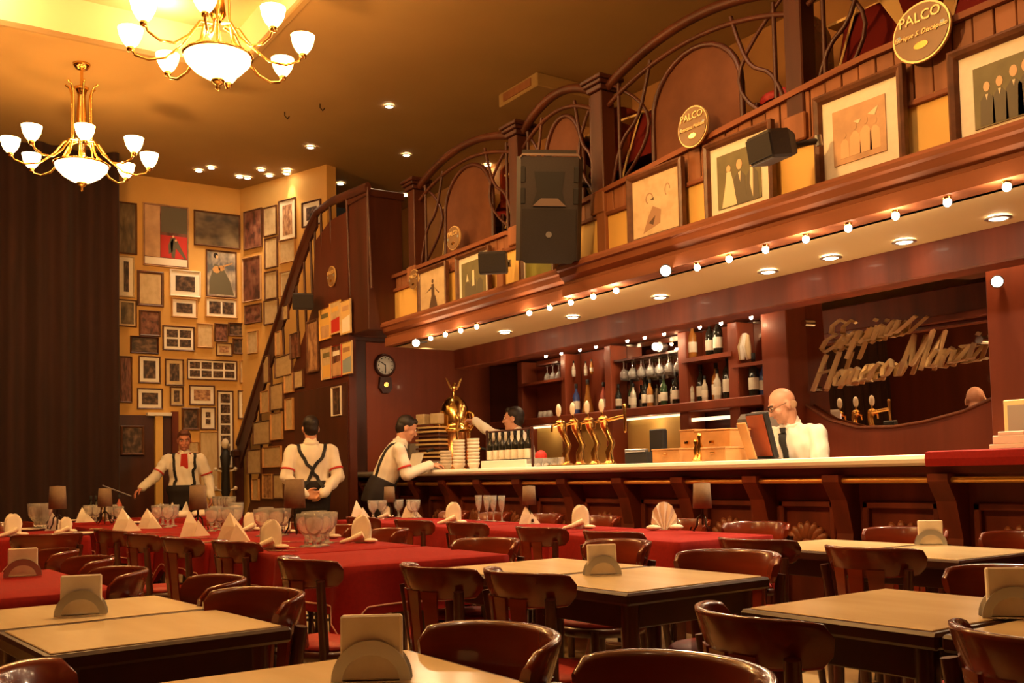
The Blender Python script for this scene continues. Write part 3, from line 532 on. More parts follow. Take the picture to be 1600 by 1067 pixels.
p = bt(1180, 712, 5.2); t = thing('monitor', 'dark framed screen leaning on the bar in front of the bald man', 'monitor', (p.x + .05, p.y, BT), -.25)
ax = (V((.97, 0, .24)).normalized(), FY, V((-.24, 0, .97)).normalized()); M().obox((.02, 0, .17), ax, (.02, .12, .165), .008).build('bezel', MT['black'], t); M().obox((-.005, 0, .17), ax, (.004, .10, .145)).build('panel', MT['panel'], t); M().box(-.06, .12, -.08, .08, 0, .012, .003).build('foot', MT['black'], t)
p = bt(1168, 714, 5.0); t = thing('menu_card', 'tall tan menu card leaning against the dark screen', 'menu', (p.x, p.y, BT)); M().obox((.03, .03, .13), (V((.9, .2, .38)).normalized(), V((-.2, .97, 0)).normalized(), V((-.38, 0, .92)).normalized()), (.006, .035, .13), .002).build('card', MT['box_wood'], t)
p = bt(1597, 706, 5.1); t = thing('paper_stack', 'stack of white paper boxes on the red bar cloth at the right edge', 'papers', (p.x, p.y, BT + .018))
for k, (w_, h) in enumerate(((.12, .025), (.10, .045), (.07, .02))): M().box(-.1, .1, -w_, w_, (0, .025, .07)[k], (0, .025, .07)[k] + h, .003).build('carton', MT['white'], t)
p = bt(1597, 690, 5.3); t = thing('price_board', 'tall gold framed card standing on the bar at the right edge', 'sign', (p.x, p.y, BT + .018)); M().box(-.012, .012, -.11, .09, 0, .27, .004).build('board', MT['sign_gold'], t); M().box(-.016, -.011, -.085, .065, .03, .24).build('card', MT['grey'], t); M().box(-.05, .05, -.1, .08, 0, .012).build('foot', MT['sign_gold'], t)
# ------------------------------------------------------------------ bottles and glasses on the back bar
flat = [(0, 0), (.045, 0), (.05, .02), (.05, .12), (.02, .17), (.014, .19), (.014, .26), (.018, .27), (0, .275)]
cone = [(0, 0), (.06, 0), (.06, .02), (.02, .20), (.016, .28), (.018, .285), (0, .29)]
LEDGE = 1.776
def shelf_bottles(pxs, z, mats, wordz, grp, scales, X=6.58, prof=None):
    for k, px in enumerate(pxs): bottle((X + .05 * (k % 2), yx(px, 600, X), z), mats[k % len(mats)], ORD[k] + ' ' + wordz if isinstance(wordz, str) else wordz[k], grp, scales[k % len(scales)], True, prof)
shelf_bottles((900, 937), LEDGE, ['bottle_blue', 'bottle_pink'], ['dark blue bottle standing on the ledge left of the cone-shaped bottle', 'pinkish bottle standing on the ledge right of the cone-shaped bottle'], 'bottles on the back bar ledge above the taps', [1.05, 1.0])
bottle((6.60, yx(918, 600, 6.60), LEDGE), 'bottle_amber', 'amber cone-shaped bottle on the ledge directly above the beer taps', 'bottles on the back bar ledge above the taps', 1.15, False, cone)
shelf_bottles((966, 981, 989, 1002, 1015, 1027, 1037, 1046, 1056), LEDGE, ['bottle_dark', 'bottle_green', 'bottle_clear', 'bottle_dark', 'bottle_amber'], 'spirit bottle from the left on the ledge below the hanging glasses', 'bottles under the hanging glasses', [.85, .95, .8, 1.0, .88])
shelf_bottles((1084, 1105, 1124), 2.191, ['bottle_amber', 'bottle_dark', 'bottle_dark'], ['amber bottle on the upper shelf right of the hanging glasses', 'dark bottle with tan label on the upper shelf, middle of three', 'dark champagne bottle with white label on the upper shelf'], 'bottles on the upper right shelf', [1.1, 1.1, 1.15])
shelf_bottles((1080, 1089, 1101, 1113, 1121, 1132), LEDGE, ['bottle_clear', 'bottle_dark', 'bottle_clear', 'bottle_amber', 'bottle_clear', 'bottle_dark'], 'bottle from the left on the ledge in the bay right of the hanging glasses', 'bottles on the lower right ledge', [.7, 1.1, .75, 1.1, .9, 1.35])
shelf_bottles((897, 910, 925), 2.191, ['bottle_clear', 'bottle_clear', 'bottle_amber'], 'small bottle from the left on the upper shelf of the left shelving bay', 'bottles on the upper left shelf', [.55, .5, .5])
shelf_bottles((1178, 1187), LEDGE, ['bottle_dark', 'bottle_blue'], ['dark bottle on the ledge left of the wide red upright', 'blue-labelled bottle on the ledge touching the wide red upright'], 'bottles in the bay beside the wide upright', [1.2, 1.0])
gob = [(0, 0), (.034, 0), (.034, .003), (.008, .008), (.005, .02), (.005, .075), (.02, .09), (.038, .12), (.042, .155), (.036, .185), (.034, .185), (.039, .155), (.035, .122), (.018, .094), (0, .088)]
gme = M().lathe(gob, 14).mesh('wine_glass'); gme.materials.append(MT['glass'])
def glass(loc, lab, grp, s=1.0, sz=None, name='wine_glass', me=None):
    o = bpy.data.objects.new(name, me or gme); COL.objects.link(o); o.location = loc; o.scale = (s, s, sz or s); return tag(o, lab, 'glass', grp)
for k in range(14):
    o = glass((6.58 + .09 * (k % 2), UP[3] + .12 + (UP[2] - UP[3] - .24) * k / 13, 2.275), ORD[13 - k] + ' stemmed glass from the left hanging in the rack behind the bar', 'glasses hanging behind the bar', 1.05); o.rotation_euler = (PI, 0, 0)
for k in range(3): 
    o = glass((6.58, yx(857, 570) + (k - 1) * .11, 2.36), ORD[2 - k] + ' stemmed glass from the left hanging at the left end of the back bar', 'glasses hanging at the left end', 1.0); o.rotation_euler = (PI, 0, 0)
M().box(6.50, 6.66, yx(857, 570) - .2, yx(857, 570) + .2, 2.362, 2.38).build('glass_rack', MT['dark_wood'], bb)
for k in range(3):
    t = thing('upturned_cup', ORD[k] + ' upturned white cup from the left on the ledge left of the shelving', 'cup', (6.58, yx(845 + k * 7, 640, 6.58), LEDGE), 0, 'white cups on the left ledge'); M().lathe([(.0, .075), (.025, .075), (.042, .0), (.039, 0), (.022, .07), (0, .07)], 14).build('bowl', MT['white'], t)
p = onx(1161, 575, 6.58); t = thing('hanging_cloth', 'bundle of white cloth and ribbons in the bay beside the wide upright', 'cloth', (6.58, p.y, 2.072))
for k in range(7): M().tube([V((0, (k - 3) * .022, .25 + .02 * math.sin(k))), V((-.03, (k - 3) * .03, .15)), V((-.02 + .02 * math.sin(k * 2), (k - 3) * .034, .035))], [.016, .03, .018], 6).build('strip', MT['white' if k % 3 else 'cream'], t)
t = thing('drinks_fridge', 'brightly lit white drinks fridge behind the bald man', 'fridge', (6.42, yx(1184, 640, 6.28), .92)); M().box(-.14, .26, -.10, .11, 0, .70, .02).build('body', MT['white'], t); M().box(-.145, -.139, -.085, .095, .05, .66).build('lit_door', MT['fridge_glow'], t); M().box(-.165, -.14, .085, .10, .25, .5, .006).build('handle', MT['steel'], t)
p = yx(1160, 650, 6.26); t = thing('grey_appliance', 'grey rounded appliance left of the lit fridge', 'appliance', (6.36, p, .92)); M().box(-.1, .15, -.10, .10, 0, .69, .05).build('body', MT['grey'], t); M().box(-.108, -.1, -.07, .07, .4, .6, .002).build('panel', MT['steel'], t)
p = yx(645, 690, 6.35); p = ony(643, 690, 10.2); t = thing('bar_fridge', 'grey-green cabinet behind the slatted rack at the far end of the bar', 'cabinet', (p.x + .3, 10.38, 0)); M().box(-.35, .35, -.25, .25, 0, 1.52, .02).build('body', MT['grey'], t); M().box(-.02, .30, -.262, -.25, .9, 1.42, .004).build('door', MT['ceramic'], t); M().box(.25, .27, -.29, -.262, 1.0, 1.3, .004).build('handle', MT['steel'], t)
# ------------------------------------------------------------------ framed pictures
PL_BACK = (lambda x, y: ony(x, y, YB), V((1, 0, 0)), V((0, -1, 0)))
def _slant(x, y):
    d = ray(x, y); o = V((0, 0, HC)); t = (D0 - o).dot(DN) / d.dot(DN); return o + d * t
if DN.dot(-D0) < 0: DN = -DN
PL_SLANT = (_slant, -DU * (1 if DU.y > 0 else -1), DN)
PL_SLANT = (_slant, DU, DN)
PL_STAIR = (lambda x, y: onx(x, y, 4.3), V((0, -1, 0)), V((-1, 0, 0)))
PL_FASC = (lambda x, y: onx(x, y, 4.585), V((0, -1, 0)), V((-1, 0, 0)))
def figure(m, x, z0, h, ux, uz, n, o, lean=0.0, d=.002):
    e = lambda cx, cz, rx, rz, k=10: [(cx + rx * math.cos(a * 2 * PI / k), cz + rz * math.sin(a * 2 * PI / k)) for a in range(k)]
    return [(x - .17 * h, z0), (x + .17 * h, z0), (x + .15 * h + lean, z0 + .55 * h), (x + .05 * h + lean, z0 + .68 * h), (x - .05 * h + lean, z0 + .68 * h), (x - .15 * h + lean, z0 + .55 * h)], e(x + lean, z0 + .83 * h, .075 * h, .11 * h)
def framed(plane, rect, lab, frame='frame_wood', mat_='paper', pic='dark', fw=.03, mw=.05, cells=None, proud=.03, name='framed_picture', cat='picture', figs=None, grp=None, picobj=None):
    f, ux, n = plane; x0, y0, x1, y1 = rect; cx, cy = (x0 + x1) / 2, (y0 + y1) / 2
    c = f(cx, cy); w = abs((f(x1, cy) - f(x0, cy)).dot(ux)); h = f(cx, y0).z - f(cx, y1).z; a, b = w / 2, h / 2
    ang = math.atan2(ux.y, ux.x)
    t = thing(name, lab, cat, (c.x + n.x * .004, c.y + n.y * .004, c.z), ang, grp)
    # local: x right, z up, -y out of the wall
    fw = min(fw, a * .4, b * .4)
    m = M(); pr = [(0, 0), (0, proud * .8), (fw * .3, proud), (fw * .7, proud * .8), (fw, proud * .4), (fw, 0)]
    cs = [(-1, -1), (1, -1), (1, 1), (-1, 1)]; rs = []
    for sx, sz in cs: rs.append([V((sx * (a - q), -d, sz * (b - q))) for q, d in pr])
    m.rings(rs, False, False, True); m.build('frame', MT[frame], t)
    if mat_: M().box(-a + fw * .8, a - fw * .8, -proud * .3, 0, -b + fw * .8, b - fw * .8).build('mount', MT[mat_], t)
    ia, ib = a - fw - mw, b - fw - mw
    if ia < .01 or ib < .01: ia, ib = a * .5, b * .5
    pm = PIC.get(pic) or MT[pic]
    if cells:
        nx, nz = cells; g = .012
        for i in range(nx):
            for j in range(nz):
                xa = -ia + 2 * ia * i / nx + g; xb = -ia + 2 * ia * (i + 1) / nx - g; za = -ib + 2 * ib * j / nz + g; zb = -ib + 2 * ib * (j + 1) / nz - g
                M().box(xa, xb, -proud * .42, -proud * .25, za, zb).build('print', pm, t)
    else:
        po = M().box(-ia, ia, -proud * .42, -proud * .25, -ib, ib).build('print', pm, t)
        for k, (kind, mt_, polys) in enumerate(figs or []):
            for q in polys: M().prism([(p[0] * ia, p[1] * ib) for p in q], (0, -proud * .42, 0), FX, FZ, -FY, .001 + .0006 * k).build(kind, MT[mt_], po)
    return t
def C2(r): return tuple((160 if i % 2 == 0 else 290) + v / 3.9525 for i, v in enumerate(r))
def C3(r): return tuple((160 if i % 2 == 0 else 540) + v / 3.9525 for i, v in enumerate(r))
B_ = PL_BACK
GP = 'framed pictures on the back wall'; GS = 'framed pictures on the slanting wall'; GT = 'framed pictures on the side of the staircase'
ell = lambda cx, cz, rx, rz, k=12: [(cx + rx * math.cos(a * 2 * PI / k), cz + rz * math.sin(a * 2 * PI / k)) for a in range(k)]
BK = [
 (C2((95, 105, 212, 425)), 'tall dark poster at the curtain edge, topmost on the back wall', 'frame_wood', None, 'olive', .02, 0, None),
 (C2((565, 168, 850, 382)), 'wide dark olive picture near the ceiling beside the slanting wall', 'frame_wood', None, 'olive', .02, 0, None),
 (C2((95, 435, 197, 690)), 'pale poster with a dark photo at the curtain edge', 'cream', 'paper', 'dark', .02, .05, None),
 (C2((213, 530, 377, 747)), 'cream document in a brown frame left of the dancing-couple photo', 'frame_wood', None, 'cream', .035, 0, None),
 (C2((415, 525, 605, 688)), 'black and white photo in a wide white mount under the tall red poster', 'white', 'white', 'dark', .02, .055, None),
 (C2((425, 697, 585, 817)), 'small dark photo in a white mount and gold frame', 'box_wood', 'white', 'dark', .02, .045, None),
 (C2((635, 695, 833, 817)), 'white mount with two dark photos side by side under the guitarist', 'box_wood', 'white', 'dark', .02, .02, (2, 1)),
 (C2((225, 772, 357, 930)), 'dark reddish photo in brown frame below the cream document', 'frame_wood', None, 'red', .025, 0, None),
 (C2((95, 705, 210, 872)), 'dark green landscape picture at the curtain edge', 'frame_wood', 'cream', 'olive', .015, .02, None),
 (C2((370, 868, 570, 1020)), 'white mount with several dark photos in the middle of the back wall', 'frame_wood', 'white', 'dark', .02, .02, (2, 2)),
 (C2((580, 853, 682, 1002)), 'plain cream print right of the white mount with several photos', 'box_wood', None, 'cream', .02, 0, None),
 (C2((690, 853, 772, 965)), 'small red-brown picture left of a dark landscape near the corner', 'frame_wood', None, 'red', .02, 0, None),
 (C2((776, 848, 882, 932)), 'small dark wide picture near the corner of the back wall', 'frame_wood', None, 'dark', .02, 0, None),
 (C2((700, 972, 800, 1052)), 'small picture half cream and half brown near the corner', 'frame_wood', 'cream', 'sepia', .015, .03, None),
 (C2((803, 945, 888, 1042)), 'small dark portrait directly in the corner of the back wall', 'frame_wood', None, 'dark', .02, 0, None),
 (C2((170, 932, 345, 1038)), 'wide dark picture just above the row of white mounted photos', 'dark_wood', None, 'dark', .02, 0, None),
 (C3((103, 65, 182, 352)), 'narrow red-brown panel at the curtain edge', 'frame_wood', None, 'red', .02, 0, None),
 (C3((222, 65, 357, 232)), 'white mounted portrait photo left in the middle row', 'frame_wood', 'white', 'dark', .018, .042, None),
 (C3((385, 83, 502, 247)), 'cream mounted dark portrait left of the eight-photo frame', 'frame_wood', 'cream', 'dark', .018, .042, None),
 (C3((523, 88, 832, 213)), 'wide white frame of eight small photos in two rows', 'frame_wood', 'white', 'dark', .015, .01, (4, 2)),
 (C3((845, 93, 942, 232)), 'pale cream print with faint round emblem beside the stair rail', 'box_wood', None, 'cream', .015, 0, None),
 (C3((213, 263, 372, 392)), 'white mounted wide photo above the dark doorway', 'frame_wood', 'white', 'dark', .018, .042, None),
 (C3((415, 253, 500, 372)), 'small white mounted portrait above the doorway post', 'frame_wood', 'cream', 'dark', .018, .035, None),
 (C3((535, 245, 693, 367)), 'white mounted brown photo below the eight-photo frame', 'frame_wood', 'white', 'sepia', .018, .042, None),
 (C3((708, 278, 808, 757)), 'tall white strip of seven stacked dark photos beside the stair foot', 'frame_wood', 'white', 'dark', .015, .02, (1, 7)),
 (C3((835, 278, 905, 452)), 'white mounted pair of photos half hidden by the stair rail', 'frame_wood', 'white', 'red', .015, .03, (1, 2)),
 (C3((488, 385, 597, 522)), 'dark brown picture in a brown frame right of the doorway', 'frame_wood', None, 'dark', .03, 0, None),
 (C3((605, 380, 697, 517)), 'white mount with two small photos one above the other', 'frame_wood', 'white', 'dark', .015, .04, (1, 2)),
 (C3((600, 530, 715, 895)), 'tall plain cream board behind the man with the red neckerchief', 'box_wood', None, 'cream', .015, 0, None),
 (C3((532, 595, 592, 662)), 'small cream print behind the shoulder of the man with the red neckerchief', 'box_wood', None, 'cream', .012, 0, None),
]
for r, lab, fr, mt_, pc, fw, mw, cells in BK: framed(B_, r, lab, fr, mt_, pc, fw, mw, cells, grp=GP)
# the tall tango poster and the guitarist
tp = framed(B_, C2((250, 120, 532, 505)), 'tall red poster of a dancing couple under a dark photograph, high on the back wall', 'sepia_print', 'white', 'red', .015, .0, None, figs=[
  ('upper_scene', 'suit_print', [[(-.22, 0.12), (.97, .12), (.97, .97), (-.22, .97)]]), ('curtain_strip', 'sepia_print', [[(-.97, -.72), (-.28, -.72), (-.28, .97), (-.97, .97)]]), ('white_margin', 'white', [[(-.97, -.97), (.97, -.97), (.97, -.74), (-.97, -.74)]]), ('red_stage', 'red', [[(-.26, -.72), (.97, -.72), (.97, .02), (-.26, .02)]]),
  ('dancers', 'suit_print', [[(.2, -.2), (.35, .0), (.5, -.1), (.95, -.7), (.85, -.72), (.45, -.38), (.4, -.72), (.25, -.7)], [(.1, -.3), (.22, -.02), (.34, -.1), (.3, -.5), (.12, -.6)]]), ('face', 'skin_print', [ell(.33, .0, .05, .04), ell(.45, -.12, .05, .04)])], grp=GP)
framed(B_, C2((638, 403, 828, 690)), 'tall picture of a seated guitarist in a blue-grey dress', 'frame_wood', None, 'blue', .02, 0, None, figs=[('dress', 'suit_print', [[(-.9, -.95), (.9, -.95), (.6, -.3), (.1, .3), (-.5, .45), (-.8, -.2)]]), ('guitar', 'box_wood', [ell(-.35, .18, .28, .16), ell(.0, .26, .22, .13), [(.1, .3), (.8, .5), (.8, .56), (.08, .38)]]), ('head', 'hair', [ell(-.4, .82, .17, .13)]), ('face', 'skin_print', [ell(-.32, .76, .09, .08)])], grp=GP)
SL = [
 (C2((872, 440, 985, 715)), 'faded reddish poster leaning right of the corner', 'sepia_print', None, 'red', .015, 0, None), (C2((880, 150, 990, 390)), 'dark reddish picture near the ceiling right of the corner', 'frame_wood', None, 'red', .02, 0, None),
 (C2((1000, 130, 1082, 312)), 'white sketch in thin brown frame under the ceiling light pools', 'frame_wood', None, 'cream', .018, 0, None), (C2((1095, 85, 1200, 340)), 'tall pale print with a grey figure under the ceiling light pools', 'frame_wood', 'paper', 'sepia', .015, .06, None),
 (C2((1238, 95, 1355, 250)), 'white mounted dark photo behind the top bend of the stair rail', 'dark_wood', 'white', 'dark', .02, .06, None), (C2((1008, 322, 1087, 510)), 'cream print below the white sketch', 'frame_wood', None, 'cream', .018, 0, None),
 (C2((1100, 330, 1196, 477)), 'cream document below the tall pale print', 'box_wood', None, 'cream', .015, 0, None), (C2((1008, 528, 1087, 702)), 'cream portrait print in the third row of the slanting wall', 'frame_wood', None, 'cream', .018, 0, None),
 (C2((1103, 530, 1172, 682)), 'pale print touching the stair rail in the third row', 'box_wood', 'paper', 'cream', .015, .02, None), (C2((885, 733, 987, 852)), 'small reddish picture below the faded poster', 'frame_wood', None, 'red', .018, 0, None),
 (C2((1003, 705, 1092, 857)), 'cream picture touching the stair rail below the portrait print', 'frame_wood', None, 'cream', .018, 0, None), (C2((903, 900, 966, 1037)), 'small cream print low on the slanting wall', 'box_wood', None, 'cream', .012, 0, None)]
for r, lab, fr, mt_, pc, fw, mw, cells in SL: framed(PL_SLANT, r, lab, fr, mt_, pc, fw, mw, cells, grp=GS)
ST = [(C3((940, 465, 1045, 610)), 'square cream document low on the stair side'), (C3((1050, 412, 1120, 582)), 'brownish print right of the square cream document'), (C3((903, 640, 990, 792)), 'cream sheet lowest left on the stair side'), (C3((1000, 622, 1112, 752)), 'wide cream frame of two prints on the stair side'), (C3((1045, 235, 1127, 397)), 'large cream print in the second row of the stair side'),
 (C3((988, 278, 1040, 417)), 'narrow cream print edged in dark beside the stair rail'), (C3((1075, 60, 1180, 192)), 'tilted cream sheet in the upper row of the stair side'), (C3((1135, 175, 1187, 292)), 'small tan print left of the tall brown picture'), (C3((1193, 150, 1250, 262)), 'small cream print right of the small tan print'), (C3((1140, 325, 1187, 522)), 'narrow tall cream print behind the shoulder of the standing waiter'),
 (C3((1003, 62, 1040, 232)), 'narrow print touching the stair rail in the upper row'), (C3((1000, 792, 1060, 945)), 'brown cabinet-like panel left, lowest on the stair side'), (C3((1065, 792, 1130, 945)), 'brown cabinet-like panel right, lowest on the stair side'), (C3((935, 822, 975, 955)), 'small cream print at floor level beside the stair foot'), (C2((1125, 735, 1158, 830)), 'narrow cream print high beside the rail under the dark loudspeaker'), (C2((1080, 900, 1112, 1050)), 'narrow white print with dark edge beside the stair rail')]
for k, (r, lab) in enumerate(ST): framed(PL_STAIR, r, lab, ('frame_wood', 'box_wood')[k % 2], None, ('cream', 'cream', 'sepia')[k % 3] if 'brown' in lab or k % 5 == 1 else 'cream', .015, 0, None, grp=GT)
framed(PL_STAIR, (482, 500, 500, 582), 'tall dark brown picture left of the colourful brochures', 'frame_wood', None, 'sepia', .03, 0, None, grp=GT)
framed(PL_STAIR, (521, 604, 536, 650), 'narrow white framed dark photo near the standing waiter', 'white', 'white', 'dark', .015, .04, None, grp=GT)
framed(PL_STAIR, (456, 520, 470, 560), 'dark red print under the rail on the stair side', 'frame_wood', None, 'red', .015, 0, None, grp=GT)
for k, (r, lab) in enumerate([((501, 482, 518, 531), 'yellow brochure, upper left of the six'), ((517, 471, 534, 522), 'red and yellow brochure, upper middle of the six'), ((534, 469, 550, 522), 'yellow and white brochure, upper right of the six'), ((504, 543, 520, 593), 'cream and yellow brochure, lower left of the six'), ((519, 540, 536, 590), 'red brochure, lower middle of the six'), ((535, 534, 552, 585), 'cream and blue brochure, lower right of the six')]):
    framed(PL_STAIR, r, lab + ' on the stair side wall', ('yellow', 'yellow', 'cream', 'cream', 'red', 'cream')[k], None, ('yellow', 'cream', 'yellow_cloth', 'cream', 'red', 'yellow_cloth')[k], .006, 0, None, .02, 'brochure', 'brochure', figs=[('picture_block', ('sepia_print', 'red', 'white', 'yellow', 'sepia_print', 'blue_mark')[k], [[(-.8, -.9), (.8, -.9), (.8, -.1 + .1 * k % .3), (-.8, -.1)]]), ('title_band', ('green_print', 'yellow', 'sepia_print', 'green_print', 'white', 'ink_soft')[k], [[(-.7, .4), (.6, .4), (.6, .7), (-.7, .7)]])], grp='brochures on the stair side wall')
# pictures above the bar
men = lambda xs, z0, h: ([figure(None, x, z0, hh, 0, 0, 0, 0)[0] for x, hh in zip(xs, h)], [figure(None, x, z0, hh, 0, 0, 0, 0)[1] for x, hh in zip(xs, h)])
def fasc(rect, lab, frame, mat_, pic, fw, mw, figs): return framed(PL_FASC, rect, lab, frame, mat_, pic, fw, mw, None, .045, figs=figs, grp='large framed pictures above the bar')
b1, h1 = men((-.55, -.12, .35, .75), -.95, (1.5, 1.55, 1.75, 1.8))
fasc((1484, 52, 1660, 232), 'large framed picture of men in dark suits on green at the right edge', 'frame_wood', 'paper', 'green_print', .05, .075, [('dark_suit', 'suit_print', b1), ('head', 'skin_print', h1), ('shirt', 'dress_print', [[(x - .05, z), (x + .05, z), (x, z - .2)] for x, z in ((-.55, .05), (-.12, .1), (.35, .22), (.75, .25))])])
b2, h2 = men((-.55, -.15, .25, .6), -.8, (1.0, 1.25, 1.35, 1.2))
fasc((1275, 128, 1417, 284), 'faded pinkish group picture with hats in a dark frame', 'frame_wood', 'paper', 'sepia_print', .05, .07, [('figure', 'skin_print', b2), ('head', 'sepia_print', h2), ('white_cap', 'dress_print', [[(-.2, .42), (.1, .42), (0, .28)], [(.35, .5), (.75, .68), (.62, .38)]])])
b3, h3 = men((.05, .62), -1.0, (1.75, 1.7)); 
fasc((1104, 208, 1212, 346), 'framed picture of a dancing couple, white dress on green', 'frame_wood', 'paper', 'green_print', .045, .06, [('dark_suit', 'suit_print', b3), ('dress', 'dress_print', [[(-.8, -.98), (-.1, -.98), (-.25, -.1), (-.35, .3), (-.55, .3), (-.6, -.1)]]), ('head', 'skin_print', h3 + [ell(-.45, .42, .10, .13)]), ('shirt', 'dress_print', [[(.0, .15), (.12, .2), (.08, -.2)], [(.55, .2), (.68, .2), (.64, -.9), (.52, -.4)]])])
fasc((984, 262, 1071, 376), 'framed pencil drawing of a man and a woman on cream paper', 'frame_wood', None, 'cream', .05, .0, [('drawn_lines', 'ink_soft', [ell(-.25, .25, .17, .2)[:9] + ell(-.25, .25, .13, .16)[:9][::-1], [(-.55, -.9), (.2, -.7), (.25, -.25), (-.1, -.05), (-.3, -.35)], ell(.55, .35, .12, .22)[:9] + ell(.55, .35, .09, .18)[:9][::-1]]), ('ink_stroke', 'ink', [[(-.2, .2), (-.05, .25), (-.05, .15)], [(-.3, -.6), (.0, -.4), (-.1, -.7)]])])
fasc((816, 362, 872, 452), 'green picture half hidden behind the big loudspeaker', 'frame_wood', 'paper', 'lime_print', .04, .03, [('figure', 'dress_print', [[(-.1, .3), (.25, .6), (.3, .4), (.1, .1)]])])
b6, h6 = men((-.5, .0, .55), -1, (1.5, 1.7, 1.5))
fasc((717, 393, 769, 482), 'small framed picture of dark figures beside the far small loudspeaker', 'frame_wood', 'paper', 'green_print', .03, .05, [('dark_suit', 'suit_print', b6), ('dress', 'dress_print', [[(-.1, -.3), (.1, -.3), (.08, .5), (-.08, .5)], [(-.6, 0), (-.4, 0), (-.5, .4)]])])
fasc((657, 416, 702, 496), 'framed ink sketch of a standing figure, furthest picture above the bar', 'frame_wood', None, 'cream', .035, 0, [('drawn_figure', 'ink', [[(-.12, -.2), (.2, -.2), (.4, -.85), (-.35, -.85)], [(-.1, -.2), (.15, -.2), (.1, .35), (-.1, .35)], [(-.6, .0), (-.1, .25), (-.1, .15)], [(.1, .2), (.5, -.1), (.45, -.15)]]), ('drawn_head', 'ink', [ell(.0, .48, .08, .1)])])
# ------------------------------------------------------------------ oval signs
def text_mesh(body, size, ext, shear=0.0):
    c = bpy.data.curves.new('lettering', 'FONT'); c.body = body; c.size = size; c.extrude = ext; c.shear = shear; c.align_x = 'CENTER'; c.align_y = 'CENTER'; c.offset = size * .008; c.resolution_u = 2
    o = bpy.data.objects.new('lettering', c); COL.objects.link(o); bpy.context.view_layer.update()
    me = bpy.data.meshes.new_from_object(o.evaluated_get(bpy.context.evaluated_depsgraph_get())); bpy.data.objects.remove(o); bpy.data.curves.remove(c); return me
def oval(px, py, rw, rh, lab, lines, X=4.55):
    c = onx(px, py, X); t = thing('oval_sign', lab, 'sign', (X, c.y, c.z), 0, 'oval signs on the boxes'); A = (V((0, -1, 0)), FZ, V((-1, 0, 0)))
    def disc(a, b, d0, d1, k=32): m = M(); m.prism([(a * math.cos(i * 2 * PI / k), b * math.sin(i * 2 * PI / k)) for i in range(k)], A[2] * d0, A[0], A[1], A[2], d1 - d0); return m
    disc(rw, rh, -.01, .006).build('rim', MT['sign_gold'], t); disc(rw * .94, rh * .93, .0, .010).build('plate', MT['sign'], t)
    for s, size, dz, dx, sh in lines:
        me = text_mesh(s, size, .003, sh); me.materials.append(MT['sign_gold']); o = bpy.data.objects.new('lettering', me); COL.objects.link(o); o.parent = t
        o.matrix_local = Matrix(((0, 0, -1, -.013), (-1, 0, 0, -dx), (0, 1, 0, dz), (0, 0, 0, 1)))
    m = M(); m.prism(ell(0, -rh * .45, rw * .25, rh * .12), A[2] * .010, A[0], A[1], A[2], .003); m.build('ornament', MT['brass'], t)
    for s in (-1, 1): m = M(); m.prism(ell(s * rw * .76, rh * .0, rw * .10, rh * .11, 6), A[2] * .010, A[0], A[1], A[2], .003); m.build('blue_flower', MT['blue_mark'], t)
oval(1440, 50, .165, .155, 'nearest and largest oval gold-rimmed sign at the top right', [('PALCO', .075, .075, 0, 0), ('Enrique S. Discépolo', .036, -.005, 0, .35)])
oval(1083, 198, .135, .135, 'second oval sign, above the pencil drawing', [('PALCO', .065, .065, 0, 0), ('Azucena Maizani', .034, -.005, 0, .35)])
oval(709, 372, .115, .11, 'small dim oval sign left of the far small loudspeaker', [('PALCO', .055, .04, 0, 0)], 4.588)
oval(647, 437, .10, .10, 'small dim oval sign at the far end of the boxes', [('PALCO', .05, .03, 0, 0)])
oval(518, 432, .10, .11, 'dim oval sign on the red stair side wall', [('PALCO', .05, .04, 0, 0)], 4.28)
# ------------------------------------------------------------------ loudspeakers
def yaw_to(loc): return math.atan2(-(0 - loc[0]), (0 - loc[1])) + PI          # local -y looks towards the hall's middle front
d_ = onx(857, 328, 4.25)
t = thing('loudspeaker', 'big black loudspeaker hanging in front of the boxes above the bar', 'loudspeaker', tuple(d_), R_(-28)); t.rotation_euler = (R_(13), R_(2), R_(-34))
w_, h_, dd = .235, .365, .18
m = M(); m.prism([(-w_ + .03, -dd), (w_ - .03, -dd), (w_, -dd + .03), (w_ * .72, dd), (-w_ * .72, dd), (-w_, -dd + .03)], (0, 0, -h_), FX, FY, FZ, 2 * h_); m.build('cabinet', MT['speaker'], t)
M().prism([(-w_ + .04, -.36), (-w_ + .07, -.385), (w_ - .07, -.385), (w_ - .04, -.36), (w_ - .04, .0), (-w_ + .04, .0)], (0, -dd, 0), FX, FZ, -FY, .012).build('grille', MT['grille'], t)
M().prism([(-w_ + .02, .36), (-w_ + .04, .385), (w_ - .04, .385), (w_ - .02, .36), (w_ - .02, .345), (w_ - .04, .37), (-w_ + .04, .37), (-w_ + .02, .345)], (0, -dd, 0), FX, FZ, -FY, .015).build('bright_rim', MT['speaker_trim'], t)
M().prism([(-.12, .03), (.12, .03), (.09, .12), (.11, .26), (-.11, .26), (-.09, .12)], (0, -dd, 0), FX, FZ, -FY, .006).build('horn', MT['black'], t)
M().prism([(-.12, .02), (.12, .02), (.06, .075), (-.06, .075)], (0, -dd - .006, 0), FX, FZ, -FY, .012).build('horn_lip', MT['speaker_trim'], t)
for s in (-1, 1):
    for z in (.09, .24): M().obox((s * .19, -dd - .004, z), (FX, FY, FZ), (.018, .006, .055), .005).build('port', MT['black'], t)
M().cyl((.0, -dd - .012, -.18), (0, -dd - .018, -.18), .022, n=14).build('badge', MT['steel'], t)
